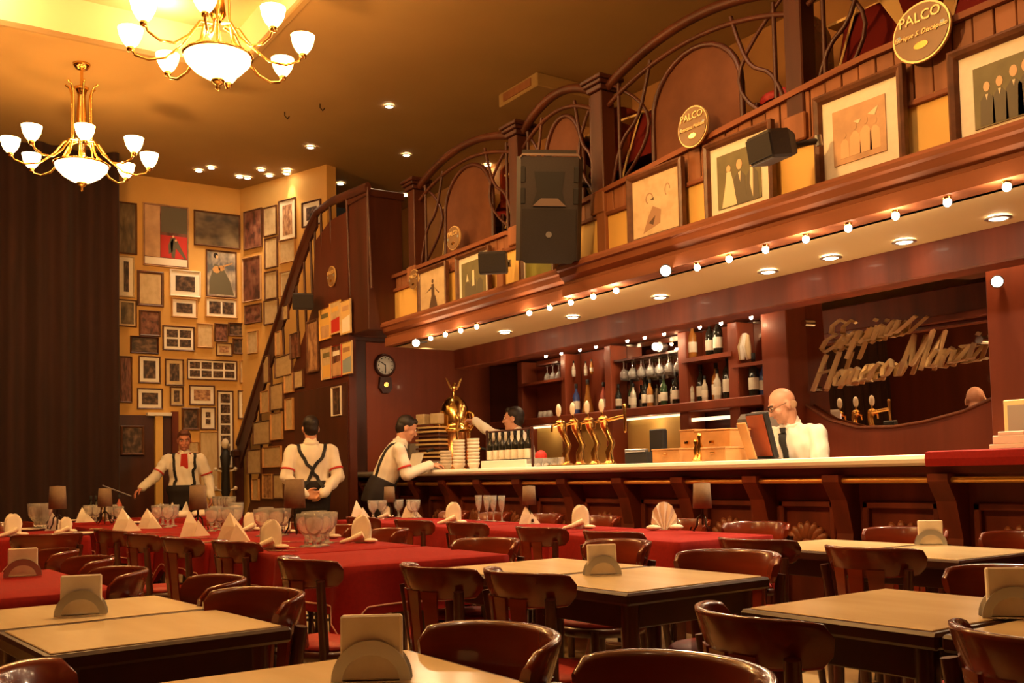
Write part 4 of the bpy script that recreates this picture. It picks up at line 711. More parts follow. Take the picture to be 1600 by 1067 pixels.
M().cyl((0, dd * .6, h_), (0, dd * .6, h_ + .05), .02).box(-.2, .2, dd * .5, dd * .7, h_ + .04, h_ + .07).build('bracket', MT['speaker'], t); M().cyl((.1, .1, .2), (.32, .38, .2), .02, n=8).build('mounting_arm', MT['speaker'], t)
def small_speaker(px, py, X, rz, lab, s=1.0, arm=(.10, .28, .0)):
    c = onx(px, py, X); t = thing('wall_loudspeaker', lab, 'loudspeaker', tuple(c), rz, 'small loudspeakers'); t.rotation_euler = (R_(10), 0, rz)
    m = M(); rs = []
    for y, w, h in ((-.13, .125, .085), (-.12, .13, .09), (.02, .13, .09), (.10, .09, .065), (.12, .05, .04)):
        rs.append([V((s * w * sx * (.86 if k in (0, 3, 4, 7) else 1), s * y, s * h * sz)) for k, (sx, sz) in enumerate(((-1, -.8), (-.8, -1), (.8, -1), (1, -.8), (1, .8), (.8, 1), (-.8, 1), (-1, .8)))])
    m.rings(rs, True, False); m.build('cabinet', MT['speaker'], t); M().box(-.11 * s, .11 * s, -.14 * s, -.13 * s, -.072 * s, .072 * s, .004).build('grille', MT['grille'], t)
    M().cyl((0, .11 * s, 0), arm, .018, n=8).ell((0, .13 * s, 0), .035, None, 10, 8).build('bracket', MT['speaker'], t); M().cyl((arm[0], arm[1], arm[2] - .03), (arm[0], arm[1], arm[2] + .03), .02, n=8).build('wall_plate', MT['steel'], t); return t
small_speaker(1212, 230, 4.25, R_(-98), 'small black loudspeaker on an arm between two framed pictures at the right', .88, (.08, .24, 0))
small_speaker(772, 411, 4.35, R_(-40), 'small black loudspeaker below the boxes left of the big loudspeaker', 1.0, (.1, .2, 0))
small_speaker(473, 471, 4.12, R_(-20), 'dark loudspeaker on the stair side wall under the handrail', 1.0, (.06, .18, 0))
# ------------------------------------------------------------------ chandeliers
def chandelier(pos, rz, zc, lab):
    t = thing('chandelier', lab, 'chandelier', pos, rz, 'chandeliers under the hall ceiling')
    H = zc - pos[2]
    M().lathe([(0, .02), (.09, .04), (.17, .09), (.225, .15), (.235, .19), (.22, .195), (.16, .12), (0, .06)], 24).build('bowl', MT['shade_glow'], t)
    M().lathe([(0, -.06), (.018, -.045), (.012, -.02), (.035, -.005), (.05, .015), (.04, .03), (0, .03)], 12).build('finial', MT['brass'], t)
    M().lathe([(.235, .185), (.25, .19), (.25, .20), (.235, .205)], 24, caps=False).build('bowl_rim', MT['brass'], t)
    M().cyl((0, 0, .12), (0, 0, H), .014, n=8).build('stem', MT['brass'], t)
    M().lathe([(.03, .45), (.06, .50), (.05, .60), (.035, .85), (.05, .9), (.07, .93), (.03, .95)], 12, caps=False).build('stem_sleeve', MT['brass'], t)
    M().lathe([(0, H - .06), (.05, H - .05), (.075, H - .02), (.08, H), (0, H)], 16).build('ceiling_rose', MT['brass'], t)
    for k in range(6):
        a = k * PI / 3; c, s = math.cos(a), math.sin(a); M().tube([V((c * r, s * r, z)) for r, z in ((.22, .19), (.13, .28), (.095, .45), (.09, .70), (.09, .85), (.11, .93), (.15, .96))], .010, 6).build('stay_rod', MT['brass'], t)
    for k in range(8):
        a = k * PI / 4 + .15; c, s = math.cos(a), math.sin(a)
        ar = M().tube([V((c * r, s * r, z)) for r, z in ((.05, .42), (.15, .40), (.24, .27), (.36, .17), (.48, .15), (.57, .18), (.60, .24))], .010, 6).build('arm', MT['brass'], t)
        M().lathe([(0, .235), (.03, .24), (.055, .27), (.075, .31), (.088, .37), (.082, .372), (.068, .315), (.03, .255), (0, .25)], 14, (c * .60, s * .60, 0)).build('cup_shade', MT['shade_glow'], ar)
        M().lathe([(0, .20), (.022, .205), (.028, .23), (.02, .245), (0, .245)], 10, (c * .60, s * .60, 0)).build('cup_holder', MT['brass'], ar)
    return t
chandelier(CH_POS[0], .2, ZC + TRAY[5], 'large glowing brass chandelier hanging from the lit ceiling recess, nearest in view')
chandelier(CH_POS[1], .5, ZC, 'glowing brass chandelier further back in front of the dark curtain, lower in the picture')
# ------------------------------------------------------------------ recessed spots and bulbs
def can(loc, lab, grp, r=.045, mt_='bulb', axis=-1):
    t = thing('recessed_spot', lab, 'ceiling light', loc, 0, grp)
    M().lathe([(r * 1.35, 0), (r * 1.4, -.006), (r, -.010), (r, .002)], 14, caps=False).build('ring', MT['steel'], t); M().lathe([(0, -.012), (r * .7, -.010), (r * .98, -.002), (r, .004), (0, .004)], 14).build('lens', MT[mt_], t); return t
DL = [(608, 166), (485, 230), (635, 242), (330, 262), (408, 265), (448, 271), (632, 305), (375, 287), (352, 294), (283, 292), (532, 287), (762, 258)]
DLW = ['recessed spot highest in the picture in the hall ceiling', 'recessed spot left of the middle of the hall ceiling', 'recessed spot above the far railing in the hall ceiling', 'leftmost upper recessed spot of the cluster by the back corner', 'middle upper recessed spot of the cluster by the back corner', 'recessed spot nearest the slanting wall in the corner cluster', 'recessed spot low beside the far post of the boxes', 'recessed spot just above the back corner', 'recessed spot left of the back corner', 'recessed spot nearest the curtain edge', 'recessed spot above the bend of the stair rail', 'recessed spot glimpsed left of the post by the loudspeaker']
for k, (x, y) in enumerate(DL):
    p = onz(x, y, ZC - .012); can((p.x, min(p.y, 12.6), p.z), DLW[k], 'recessed spots in the hall ceiling', .042)
for k, (x, y) in enumerate(DL):
    p = onz(x, y, ZC - .012); yy = min(p.y, 12.6)
    if k in (3, 4, 7, 8, 9): lamp('SPOT', (p.x, yy, p.z - .03), 60, HALO, .03, (p.x + .1, yy + .9, 2.0), 60, .8)
    elif k in (5, 10): lamp('SPOT', (p.x, yy, p.z - .03), 35, HALO, .03, (p.x + .5, yy + .4, 2.4), 55, .8)
    elif k in (0, 1, 2): lamp('SPOT', (p.x, yy, p.z - .03), 90, HALO, .03, (p.x, yy - .4, 0), 70, .8)
for x, y, ty in ((3.3, 3.0, 2.7), (3.4, 4.6, 4.4), (3.4, 6.6, 6.3), (3.4, 8.4, 8.2)):         # added ceiling spots without fixtures, brightening the pictures
    lamp('SPOT', (x, y, ZC - .05), 100, COOLER, .03, (4.6, ty, 2.85), 48, .7)
for x, y in ((4.1, 2.6), (4.1, 5.0), (4.1, 7.2), (2.5, 2.4), (.8, 2.6)): lamp('SPOT', (x - .3, y, ZC - .05), 120, COOLER, .03, (x, y + .3, .76), 46, .8)  # further added spots, also without fixtures, brighten the table tops
# two wall-washers at the top of the slanting wall
for px in (438, 466):
    p = _slant(px, 300); q = p + DN * .18; lamp('SPOT', (q.x, q.y, 4.98), 14, HALO, .03, (p.x, p.y, 3.6), 70, .6)
    can((q.x, q.y, ZC - .012), ('left' if px < 450 else 'right') + ' recessed spot washing the slanting wall with a light pool', 'wall washing spots over the slanting wall')
# row of bulbs under the cornice
ROW1 = [(1573, 286), (1480, 310), (1399, 329), (1325, 348), (1259, 367), (1196, 383), (1139, 397), (1089, 410), (963, 460), (927, 468), (892, 478), (859, 484), (827, 492), (745, 514), (720, 520), (696, 525), (673, 527)]
for k, (x, y) in enumerate(ROW1):
    near = k < 8; X = 4.47 if near else 4.52
    p = onx(x, y, X); t = thing('cornice_bulb', ORD[k] + ' small bulb from the right along the wooden cornice over the bar', 'light bulb', (X, p.y, 2.452), 0, 'row of small bulbs along the cornice')
    M().lathe([(.018, .012), (.02, -.004), (.014, -.010), (.014, .012)], 10, caps=False).build('socket', MT['brass'], t); M().ell((0, 0, -.022), (.020, .020, .022), None, 10, 8).build('globe', MT['bulb'], t)
    if k % 2 == 0: lamp('POINT', (X - .04, p.y, 2.40), 9, HALO, .02)
ROW2 = [(1413, 377), (1298, 402), (1200, 424), (1031, 464), (895, 495), (789, 519), (1560, 340)]
for k, (x, y) in enumerate(ROW2):
    p = onz(x, y, 2.452); can((p.x, p.y, 2.452), (ORD[k + 1] if k < 6 else 'first') + ' recessed spot from the right in the beige soffit', 'recessed spots in the soffit over the bar', .05)
    lamp('SPOT', (p.x, p.y, 2.43), 95, HALO, .03, (p.x - .25, p.y, 0), 110, .7)
ROW3 = [(1168, 482), (1121, 490), (1088, 496), (1056, 535), (1032, 507), (1002, 513), (975, 519), (926, 528), (901, 533), (872, 538), (848, 543)]
for k, (x, y) in enumerate(ROW3):
    X = 6.40; p = onx(x, y, X); z = 2.468 if y != 535 else 2.30
    t = thing('back_bar_bulb', ORD[k] + ' small bulb from the right under the cornice of the back bar', 'light bulb', (X + (.04 if y != 535 else .18), p.y, z - .004), 0, 'row of small bulbs over the back bar')
    M().ell((0, 0, -.018), (.017, .017, .02), None, 10, 8).build('globe', MT['bulb'], t); M().lathe([(.016, .006), (.017, -.006), (.012, -.008), (.012, .006)], 10, caps=False).build('socket', MT['brass'], t)
    if k % 2 == 0: lamp('POINT', (X - .03, p.y, z - .08), 4, HALO, .02)
p = onx(1030, 540, 6.5); t = thing('spot_reflection', 'added lamp standing for the spotlight reflection among the hanging glasses of the back bar', 'lamp', (6.5, p.y, 2.34)); M().ell((-.05, 0, 0), (.03, .035, .035), None, 12, 8).build('bulb', MT['spot_bulb'], t); M().lathe([(.05, 0), (.04, .08), (0, .09)], 12, (0, 0, 0), (FZ, FY, FX), True, False).build('reflector', MT['steel'], t); lamp('POINT', (6.40, p.y, 2.33), 5, COOLER, .02)  # added lamp imitates the cornice spotlight mirrored behind the glasses
for k, y in enumerate((3.6, 4.75, 6.4, 8.3)):
    can((6.15, y, 2.738), ORD[k] + ' recessed spot from the right in the alcove ceiling', 'recessed spots in the alcove ceiling'); lamp('SPOT', (6.15, y, 2.70), (50, 90, 40, 45)[k], HALO, .03, (5.75, y, 0), 100, .7)
lamp('SPOT', (4.9, 8.9, 2.40), 45, HALO, .03, (5.5, 10.7, 2.2), 80, .8)
# three dazzling projector lamps pointing into the hall
for (x, y, X, lab) in ((1040, 423, 4.40, 'dazzling small spotlight on the cornice in the middle of the bar'), (650, 536, 4.45, 'dazzling small spotlight at the far end of the cornice'), (1558, 440, 6.1, 'dazzling small spotlight at the right end of the mirror')):
    p = onx(x, y, X); d = (V((0, 0, HC)) - p).normalized(); u = d.orthogonal().normalized(); w = d.cross(u)
    t = thing('spotlight', lab, 'spotlight', tuple(p), 0, 'dazzling spotlights of the bar')
    M().lathe([(.02, -.10), (.035, -.09), (.035, -.01), (.042, 0), (.036, 0), (.03, -.02), (0, -.03)], 14, (0, 0, 0), (u, w, d)).build('housing', MT['black'], t); M().lathe([(0, .004), (.02, .0), (.033, -.010), (0, -.018)], 14, (0, 0, 0), (u, w, d)).build('lens', MT['spot_bulb'], t)
    M().cyl(-d * .08, V((.12, 0, .02)) - d * .06, .01, n=8).build('bracket', MT['black'], t)
    lamp('SPOT', tuple(p + d * .03), 110, COOLER, .02, tuple(p + V((-1.6, -.6, -1.5))), 90, .8)
for x, y in ((500, 165), (445, 178)): p = onz(x, y, ZC - .02); t = thing('ceiling_hook', ('right' if x > 480 else 'left') + ' dark ceiling hook right of the near chandelier', 'hook', tuple(p), 0, 'dark hooks in the ceiling'); M().tube([V((0, 0, .02)), V((.0, 0, -.02)), V((.03, 0, -.05)), V((.05, 0, -.02))], .008, 6).build('hook', MT['bronze'], t)
p = onz(858, 142, ZC); t = thing('ceiling_duct', 'long low plaster duct box along the ceiling above the boxes', 'duct', (p.x, p.y, ZC - .14)); M().box(-.4, 1.2, -.35, .35, 0, .139, .01).build('casing', MT['ceil'], t); M().box(-.41, -.40, -.25, .25, .03, .11).build('grille', MT['fascia_wood'], t)
# ------------------------------------------------------------------ tables
TZ = .76
def table_base(t, w, l):
    M().box(-w + .05, w - .05, -l + .05, l - .05, .63, .72, .004).build('apron', MT['edge'], t)
    for sx in (-1, 1):
        for sy in (-1, 1): M().tube([V((sx * (w - .07), sy * (l - .07), z)) for z in (.72, .4, 0)], [.032, .028, .022], 8).build('leg', MT['chair_leg'], t)
def marble_table(x, y, w, l, rz, lab):
    t = thing('marble_table', lab, 'table', (x, y, 0), rz, 'bare marble topped tables'); w, l = w / 2, l / 2
    m = M(); m.box(-w, w, -l, l, TZ - .045, TZ - .004, .008); m.build('wooden_edge', MT['edge'], t)
    M().box(-w + .022, w - .022, -l + .022, l - .022, TZ - .012, TZ, .002).build('marble_top', MT['marble'], t); table_base(t, w, l); return t
RECTS = []
def pair(x, y, w, l, rz, labs):
    RECTS.append((x, y, w / 2 - .05, l / 2 - .05, rz))
    for s, lab in zip((-1, 1), labs):
        q = l / 4 * s + s * .004; marble_table(x - math.sin(rz) * q, y + math.cos(rz) * q, w, l / 2, rz, lab)
def cloth_table(x, y, w, l, rz, lab, drop=.21, lab2=None, stripe=True):
    t = thing('dining_table', lab, 'table', (x, y, 0), rz, 'tables under red cloths'); a, b = w / 2, l / 2; RECTS.append((x, y, a - .05, b - .05, rz))
    M().box(-a, a, -b, b, TZ - .05, TZ - .002, .006).build('tabletop', MT['edge'], t); table_base(t, a, b)
    a += .006; b += .006; zt_ = TZ + .006; per = []; N = 26
    def edge_pts(p0, p1): return [p0.lerp(p1, k / N) for k in range(N)]
    cs = [V((-a, -b, 0)), V((a, -b, 0)), V((a, b, 0)), V((-a, b, 0))]
    for k in range(4): per += edge_pts(cs[k], cs[(k + 1) % 4])
    n = len(per); ph = random.random() * 6
    def out(k):
        f = (k % N) / N; sd = k // N; nn = [V((0, -1, 0)), V((1, 0, 0)), V((0, 1, 0)), V((-1, 0, 0))][sd]
        if k % N == 0: nn = (nn + [V((0, -1, 0)), V((1, 0, 0)), V((0, 1, 0)), V((-1, 0, 0))][sd - 1]).normalized()
        return nn
    def cor(k): f = (k % N) / N; return max(0, 1 - min(f, 1 - f) * N / 3.2)
    def ring(d, ex=0.0): return [per[k] + out(k) * (.004 + ex + d * (.10 + .09 * math.sin(k * .55 + ph) + .10 * cor(k))) + V((0, 0, zt_ - .006 - d * (1 + .7 * cor(k) ** 1.5))) for k in range(n)]
    rs = [[p + V((0, 0, zt_)) - out(k) * .002 for k, p in enumerate(per)], [p + out(k) * .004 + V((0, 0, zt_ - .004)) for k, p in enumerate(per)]] + [ring(drop * f) for f in (.12, .35, .6, .82, 1.0)]
    inner = [p * .5 + V((0, 0, zt_)) for p in per]
    m = M(); m.rings([inner] + rs, False, True); m.add(inner, [tuple(range(n))])
    o = m.build('tablecloth', MT['cloth'], None); o.location = (x, y, 0); o.rotation_euler = (0, 0, rz); tag(o, lab2 or 'red cloth of the ' + lab.replace('red-clothed ', ''), 'tablecloth', 'red tablecloths')
    if stripe: M().rings([ring(drop * .80, .004), ring(drop * .83, .004), ring(drop * .83, .002), ring(drop * .80, .002)], False, True, True).build('hem_stripe', MT['cloth_stripe'], o)
    return t
pair(.78, 1.44, .60, 1.20, R_(1), ('near bare marble table at the bottom edge, closest half of the front pair', 'bare marble table carrying the nearest napkin holder, bottom centre'))
pair(.635, 3.05, .62, 1.02, R_(5), ('bare marble table at left with napkin holder, nearer half', 'bare marble table at left in front of the red table, farther half'))
pair(2.45, 1.42, .68, 1.20, R_(2), ('bare marble table at the lower right edge, nearer half', 'bare marble table at right beyond the dark curved chairs, farther half'))
pair(2.41, 3.12, .70, 1.22, R_(2.5), ('bare marble table in the middle foreground, nearer half', 'bare marble table in the middle foreground, farther half with napkin holder'))
pair(4.09, 3.0, .66, 1.20, 0, ('bare marble table near the bar at the right edge', 'bare marble table near the bar with upright napkin holder'))
cloth_table(.40, 4.36, .76, 1.10, R_(3), 'red-clothed table at the left edge with a napkin holder')
cloth_table(2.20, 4.42, .84, .80, 0, 'bare red-clothed table behind the middle marble tables')
cloth_table(2.22, 5.45, .80, 1.10, 0, 'red-clothed table laid with tall goblets left of centre')
cloth_table(2.20, 6.62, .80, 1.16, 0, 'red-clothed table with grey lampshade in the long laid row')
cloth_table(2.15, 7.84, .80, 1.16, 0, 'red-clothed table with pointed yellow napkins in the long laid row')
cloth_table(2.1, 9.06, .80, 1.16, 0, 'farthest red-clothed table of the long laid row before the curtain')
cloth_table(4.06, 4.56, .72, 1.14, 0, 'red-clothed table with lamp and round napkin near the bar at right')
cloth_table(4.06, 5.78, .72, 1.14, 0, 'red-clothed table with two napkins near the middle of the bar')
cloth_table(4.06, 7.00, .72, 1.14, 0, 'red-clothed table with flutes in front of the bar')
cloth_table(4.02, 8.06, .70, .84, 0, 'red-clothed table behind the standing waiter near the end of the bar')
cloth_table(1.16, 8.5, .60, 1.4, 0, 'red-clothed table at the far left with sparkling glasses and plates')
cloth_table(2.12, 10.75, .7, .6, 0, 'small red-clothed table with bottles before the curtain')
cloth_table(3.0, 10.9, .9, .9, .1, 'serving table with white cloths in front of the red-neckerchief man', .5, None, False)
# ------------------------------------------------------------------ chairs: curved crest, slats, round red seat
def make_chair():
    t = thing('curved_chair', 'dark mahogany chair', 'chair', (0, -30, 0), 0, 'dark mahogany curved-back chairs')
    Rr, SW = .235, 74
    def P(a, r, z): q = R_(270 + a); return V((r * math.cos(q), r * math.sin(q), z))
    rs = []; K = 26
    for k in range(K + 1):
        a = -SW + 2 * SW * k / K; e = abs(a) / SW; tp = .825 - .018 * e ** 6 - (.022 * max(0, e - .95) / .05); bt_ = .70 + .012 * e ** 2 + (.025 * max(0, e - .95) / .05); th = .013
        mid = (tp + bt_) / 2; hh = max(.012, (tp - bt_) / 2); sec = []
        for q in range(12):
            an = q * PI / 6; cx = math.copysign(abs(math.cos(an)) ** .7, math.cos(an)); cz = math.copysign(abs(math.sin(an)) ** .35, math.sin(an)); z = mid + cz * hh
            sec.append(P(a, Rr + cx * th + (z - .825) * .30, z))
        rs.append(sec)
    M().rings(rs).build('backrest', MT['chair'], t)
    for a in (-22, 0, 22):
        rs = []
        for z in (.44, .55, .66, .735):
            w = 9.0 - 2.0 * math.sin((z - .44) / .3 * PI); r = .19 + (z - .44) * .10
            rs.append([P(a - w, r - .006, z), P(a + w, r - .006, z), P(a + w, r + .007, z), P(a - w, r + .007, z)])
        M().rings(rs, True, False).build('slat', MT['chair'], t)
    for s in (-1, 1):
        M().tube([P(s * 52, r, z) for r, z in ((.245, .74), (.215, .55), (.195, .44), (.21, .22), (.26, 0))], [.019, .021, .022, .018, .014], 8).build('leg', MT['chair_leg'], t)
        M().tube([V((s * x, y, z)) for x, y, z in ((.135, .145, .44), (.145, .155, .25), (.165, .175, 0))], [.022, .019, .014], 8).build('leg', MT['chair_leg'], t)
    M().lathe([(.17, .405), (.205, .41), (.212, .43), (.205, .45), (.17, .452)], 24).build('seat_frame', MT['chair_leg'], t)
    M().lathe([(.0, .45), (.195, .45), (.20, .462), (.185, .475), (.10, .483), (0, .485)], 24).build('seat_cushion', MT['seat_red'], t)
    M().tube([V((.165 * math.cos(k * PI / 8), .165 * math.sin(k * PI / 8), .21)) for k in range(16)], .010, 6, closed=True).build('stretcher', MT['chair_leg'], t)
    return t
chair0 = make_chair(); first = [True]
def chair(x, y, face, lab):
    rz = R_(face - 90)
    if first[0]: first[0] = False; chair0.location = (x, y, 0); chair0.rotation_euler = (0, 0, rz); chair0['label'] = lab; return chair0
    return dup(chair0, (x, y, 0), rz, lab)
j = lambda a: random.uniform(-a, a)
def row(specs):
    for x, y, face, lab in specs: chair(x, y, face, lab)
row([(1.04, 1.26, 180, 'glossy curved chair back at the bottom edge right of the nearest napkin holder'), (1.00, 1.78, 180, 'glossy curved chair back right of the nearest napkin holder, second from the bottom'), (.87, 2.83, 190, 'glossy chair tucked at the right side of the left marble tables, nearer one'), (.88, 3.37, 172, 'glossy chair tucked at the right side of the left marble tables, farther one'),
     (.71, 3.98, 180, 'glossy chair at the right side of the left red table, nearest one'), (.74, 4.70, 180, 'glossy chair at the right side of the left red table, second one'), (.72, 5.40, 180, 'glossy chair behind the left red table at the left edge')])
row([(2.90, 1.72, 184, 'glossy chair back behind the right-hand napkin holder at the right edge'), (2.80, 2.80, 200, 'glossy chair back behind the middle marble tables, right one'), (2.92, 3.68, 180, 'glossy chair back behind the upright napkin holder of the middle marble tables'), (2.58, 4.27, 193, 'glossy chair at the right side of the bare red table'), (2.70, 5.68, 172, 'glossy chair right of the single white napkin, left of centre'), (2.70, 6.40, 178, 'glossy chair left of the single white napkin behind the goblets'), (2.66, 7.1, 182, 'chair back behind the grey lampshade of the long laid row'), (2.64, 7.9, 180, 'chair back right of the tall clustered glasses in the long row'), (2.6, 8.75, 180, 'farthest chair on the right side of the long laid row')])
row([(4.51, 2.58, 184, 'glossy chair back by the bar at the far right edge'), (4.51, 3.21, 196, 'glossy chair back by the bar left of the upright napkin holder'), (4.51, 4.24, 196, 'glossy chair back by the bar right of the small lamp'), (4.51, 4.90, 182, 'glossy chair back by the bar hidden behind the small lamp'), (4.51, 5.80, 174, 'chair back by the bar right of the oval white napkin'), (4.51, 6.50, 180, 'chair back by the bar left of the oval white napkin'), (4.51, 7.25, 178, 'chair back by the bar behind the four flutes'), (4.49, 7.9, 182, 'chair back by the bar left of the four flutes')])
row([(.43, 1.90, 0, 'chair with glossy rounded end in the bottom left corner'), (.50, 1.20, 3, 'chair just showing at the bottom edge left of the nearest marble table')])
row([(2.06, 1.06, -12, 'dark curved chair seen from behind at the lower right corner'), (1.88, 1.62, -15, 'dark curved chair seen from behind, left of the right-hand marble tables'), (2.05, 2.85, 0, 'dark curved chair seen from behind, right one before the middle marble tables'), (1.93, 3.25, 2, 'dark curved chair seen from behind, left one before the middle marble tables'), (1.72, 3.96, 0, 'dark curved chair seen from behind, left of the bare red table'),
     (1.88, 5.40, 5, 'dark chair seen from behind in the laid row, first left of the goblets'), (1.76, 6.0, 2, 'dark chair seen from behind in the laid row, second left of the goblets'), (1.70, 6.67, 0, 'dark chair seen from behind in the laid row, third left of the goblets'), (1.66, 7.40, 4, 'dark chair seen from behind in the laid row, fourth left of the goblets')])
row([(3.60, 2.63, 4, 'dark curved chair seen from behind at right before the marble table by the bar'), (3.68, 3.33, 5, 'dark curved chair seen from behind left of the marble table by the bar'), (3.65, 4.36, 5, 'dark chair seen from behind before the red table with the small lamp, right one'), (3.66, 5.06, 3, 'dark chair seen from behind before the red table with the small lamp, left one'), (3.70, 6.0, 0, 'dark chair seen from behind below the four flutes'), (3.66, 6.72, 4, 'dark chair seen from behind left of the four flutes'), (3.66, 7.6, 2, 'dark chair seen from behind below the far brown lampshade')])
chair(1.1, 7.35, 90, 'dark chair at the near end of the far left laid table'); chair(1.15, 9.65, 270, 'dark chair at the far end of the far left laid table')
# ------------------------------------------------------------------ napkin holders, napkins, glasses, lamps
CZ = TZ + .0065
def put(px, py, z):                                   # the point of a table top nearest to where the photograph shows the thing
    p = onz(px, py, z); d = ray(px, 748); d = V((d.x, d.y, 0)).normalized(); best = None; bd = 1e9
    for k in range(50, 1250):
        t = k * .01; q = d * t
        for x, y, a, b, r in RECTS:
            u = (q.x - x) * math.cos(r) + (q.y - y) * math.sin(r); w = -(q.x - x) * math.sin(r) + (q.y - y) * math.cos(r)
            if abs(u) < a and abs(w) < b:
                e = V((q.x, q.y, z - HC)); sy = abs(PY0 - FPX * e.dot(CU) / e.dot(CF) - py)
                if sy < bd: best = t; bd = sy
    q = d * best if best else p
    return V((q.x, q.y, z))
def holder(px, py, z, rz, lab, s=1.0):
    p = put(px, py, z); t = thing('napkin_holder', lab, 'napkin holder', tuple(p), rz, 'napkin holders on the tables')
    M().obox((0, 0, .062 * s), (FX, V((0, .995, -.08)), V((0, .08, .995))), (.056 * s, .012, .058 * s), .004).build('paper_napkins', MT['napkin_print'], t)
    oa = [(.072 * s * math.cos(a * PI / 16), .074 * s * math.sin(a * PI / 16)) for a in range(17)]; ia = [(.052 * s * math.cos(a * PI / 16), .048 * s * math.sin(a * PI / 16)) for a in range(17)]
    for sy in (-1, 1):
        m = M()
        for k in range(16): m.prism([oa[k], oa[k + 1], ia[k + 1], ia[k]], (0, sy * .020 - .001, .003), FX, FZ, FY, .002)
        m.build('arched_plate', MT['steel'], t)
    M().box(-.072 * s, .072 * s, -.022, .022, 0, .004).build('base', MT['chrome'], t); return t
holder(577, 1064, TZ, R_(-33), 'napkin holder nearest the camera at the bottom centre, with marble-patterned napkins', 1.05)
holder(127, 962, TZ, R_(-18), 'chrome arched napkin holder on the bare marble table at left', 1.0); holder(36, 902, CZ, R_(-10), 'arched napkin holder on the red-clothed table at the left edge', 1.0)
holder(937, 899, TZ, R_(-25), 'chrome arched napkin holder on the middle marble tables', .98); holder(1450, 850, TZ, R_(-50), 'upright napkin holder on the marble table near the bar', 1.0); holder(1572, 965, TZ, R_(-45), 'napkin holder with crumpled napkins at the right edge', 1.05)
def napkin(px, py, kind, lab, s=1.0, rz=0.0, z=CZ, tint='napkin'):
    p = put(px, py, z); t = thing('folded_napkin', lab, 'napkin', tuple(p), rz, 'folded cloth napkins'); m = M()
    if kind == 'cone':
        q = [V((-.085 * s, -.02, 0)), V((.07 * s, -.035 * s, 0)), V((.095 * s, .03 * s, 0)), V((-.05 * s, .045 * s, 0))]; ap = V((-.012 * s, .0, .165 * s)); rid = [q[0].lerp(ap, .55) + V((-.006, -.008, 0)), q[1].lerp(ap, .5) + V((-.004, -.012, 0)), q[2].lerp(ap, .5) + V((.008, .004, 0)), q[3].lerp(ap, .5) + V((.004, .010, 0))]
        m.add(q + rid + [ap], [(0, 1, 5, 4), (1, 2, 6, 5), (2, 3, 7, 6), (3, 0, 4, 7), (4, 5, 8), (5, 6, 8), (6, 7, 8), (7, 4, 8), (3, 2, 1, 0)]).build('folded_peak', MT[tint], t)
        M().add([V((.0, -.045 * s, 0)), V((.115 * s, -.03 * s, 0)), V((.035 * s, -.03 * s, .10 * s)), V((.0, -.033 * s, 0)), V((.115 * s, -.018 * s, 0)), V((.035 * s, -.02 * s, .10 * s))], [(0, 1, 2), (3, 5, 4), (0, 2, 5, 3), (1, 4, 5, 2), (0, 3, 4, 1)]).build('loose_fold', MT[tint], t)
    elif kind == 'fan':
        K = 13; a_ = []; b_ = []
        for k in range(K):
            an = PI * (k + .5) / K; rr = s * (.105 + .06 * math.sin(an)); zz = rr * math.sin(an) * 1.05; xx = rr * math.cos(an) * .66; yy = s * .014 * (1 if k % 2 else -1); a_.append(V((xx, yy, zz))); b_.append(V((xx * .16, yy * .4, .002)))
        m.add([v for v in a_] + [v for v in b_] + [v + V((0, .008, 0)) for v in a_] + [v + V((0, .008, 0)) for v in b_], [(i, i + 1, K + i + 1, K + i) for i in range(K - 1)] + [(2 * K + i, 3 * K + i, 3 * K + i + 1, 2 * K + i + 1) for i in range(K - 1)] + [(i, 2 * K + i, 2 * K + i + 1, i + 1) for i in range(K - 1)])
        m.build('pleated_fan', MT[tint], t)
        for sx in (-1, 1): M().ell((sx * .07 * s, -.01, .018 * s), (.045 * s, .03 * s, .018 * s), None, 10, 6).build('rolled_foot', MT[tint], t)
    else:
        for sx, tl in ((-1, .22), (1, -.16)):
            z_ = V((math.sin(tl), 0, math.cos(tl))); x_ = V((math.cos(tl), 0, -math.sin(tl))); rs = []
            for f in (0, .15, .4, .62, .8, .92, 1): 
                r = (.040, .047, .055, .054, .043, .027, .008)[(0, .15, .4, .62, .8, .92, 1).index(f)] * s; c_ = V((sx * .014 * s, sx * .006, 0)) + z_ * (.155 * s * f); rs.append([c_ + x_ * (r * math.cos(a)) + V((0, 1, 0)) * ((.010 + .3 * r * (1 - f)) * math.sin(a) - .25 * r * math.cos(a) ** 2 + .012) for a in [k * 2 * PI / 12 for k in range(12)]])
            M().rings(rs, True, True).build('rounded_fold', MT[tint], t)
        M().tube([V((-.11 * s, -.03, .006)), V((-.05 * s, -.04, .02 * s)), V((.02 * s, -.035, .05 * s))], [.01, .016, .02], 6).build('loose_tail', MT[tint], t); M().ell((.06 * s, -.02, .014), (.04 * s, .03, .014), None, 8, 6).build('rolled_foot', MT[tint], t)
    return t
napkin(1036, 826, 'fan', 'large fan-folded white napkin on the red table near the bar', 1.05, R_(-33)); napkin(905, 826, 'round', 'oval white napkin on the red table near the middle of the bar', 1.05, R_(-40)); napkin(822, 815, 'cone', 'twisted white napkin below the far brown lampshade', .85, R_(-20)); napkin(707, 818, 'round', 'bright hooded white napkin left of the four flutes', 1.1, R_(-35))
napkin(640, 808, 'cone', 'pointed white napkin in front of a single goblet', .95, R_(-30)); napkin(558, 802, 'cone', 'pointed white napkin leaning beside the goblets of the far red table', 1.05, R_(10)); napkin(508, 803, 'round', 'rounded white napkin right of the standing waiter', 1.0, R_(-30)); napkin(603, 803, 'round', 'small white napkin under the lampshade by the leaning waiter', .7, R_(-30))
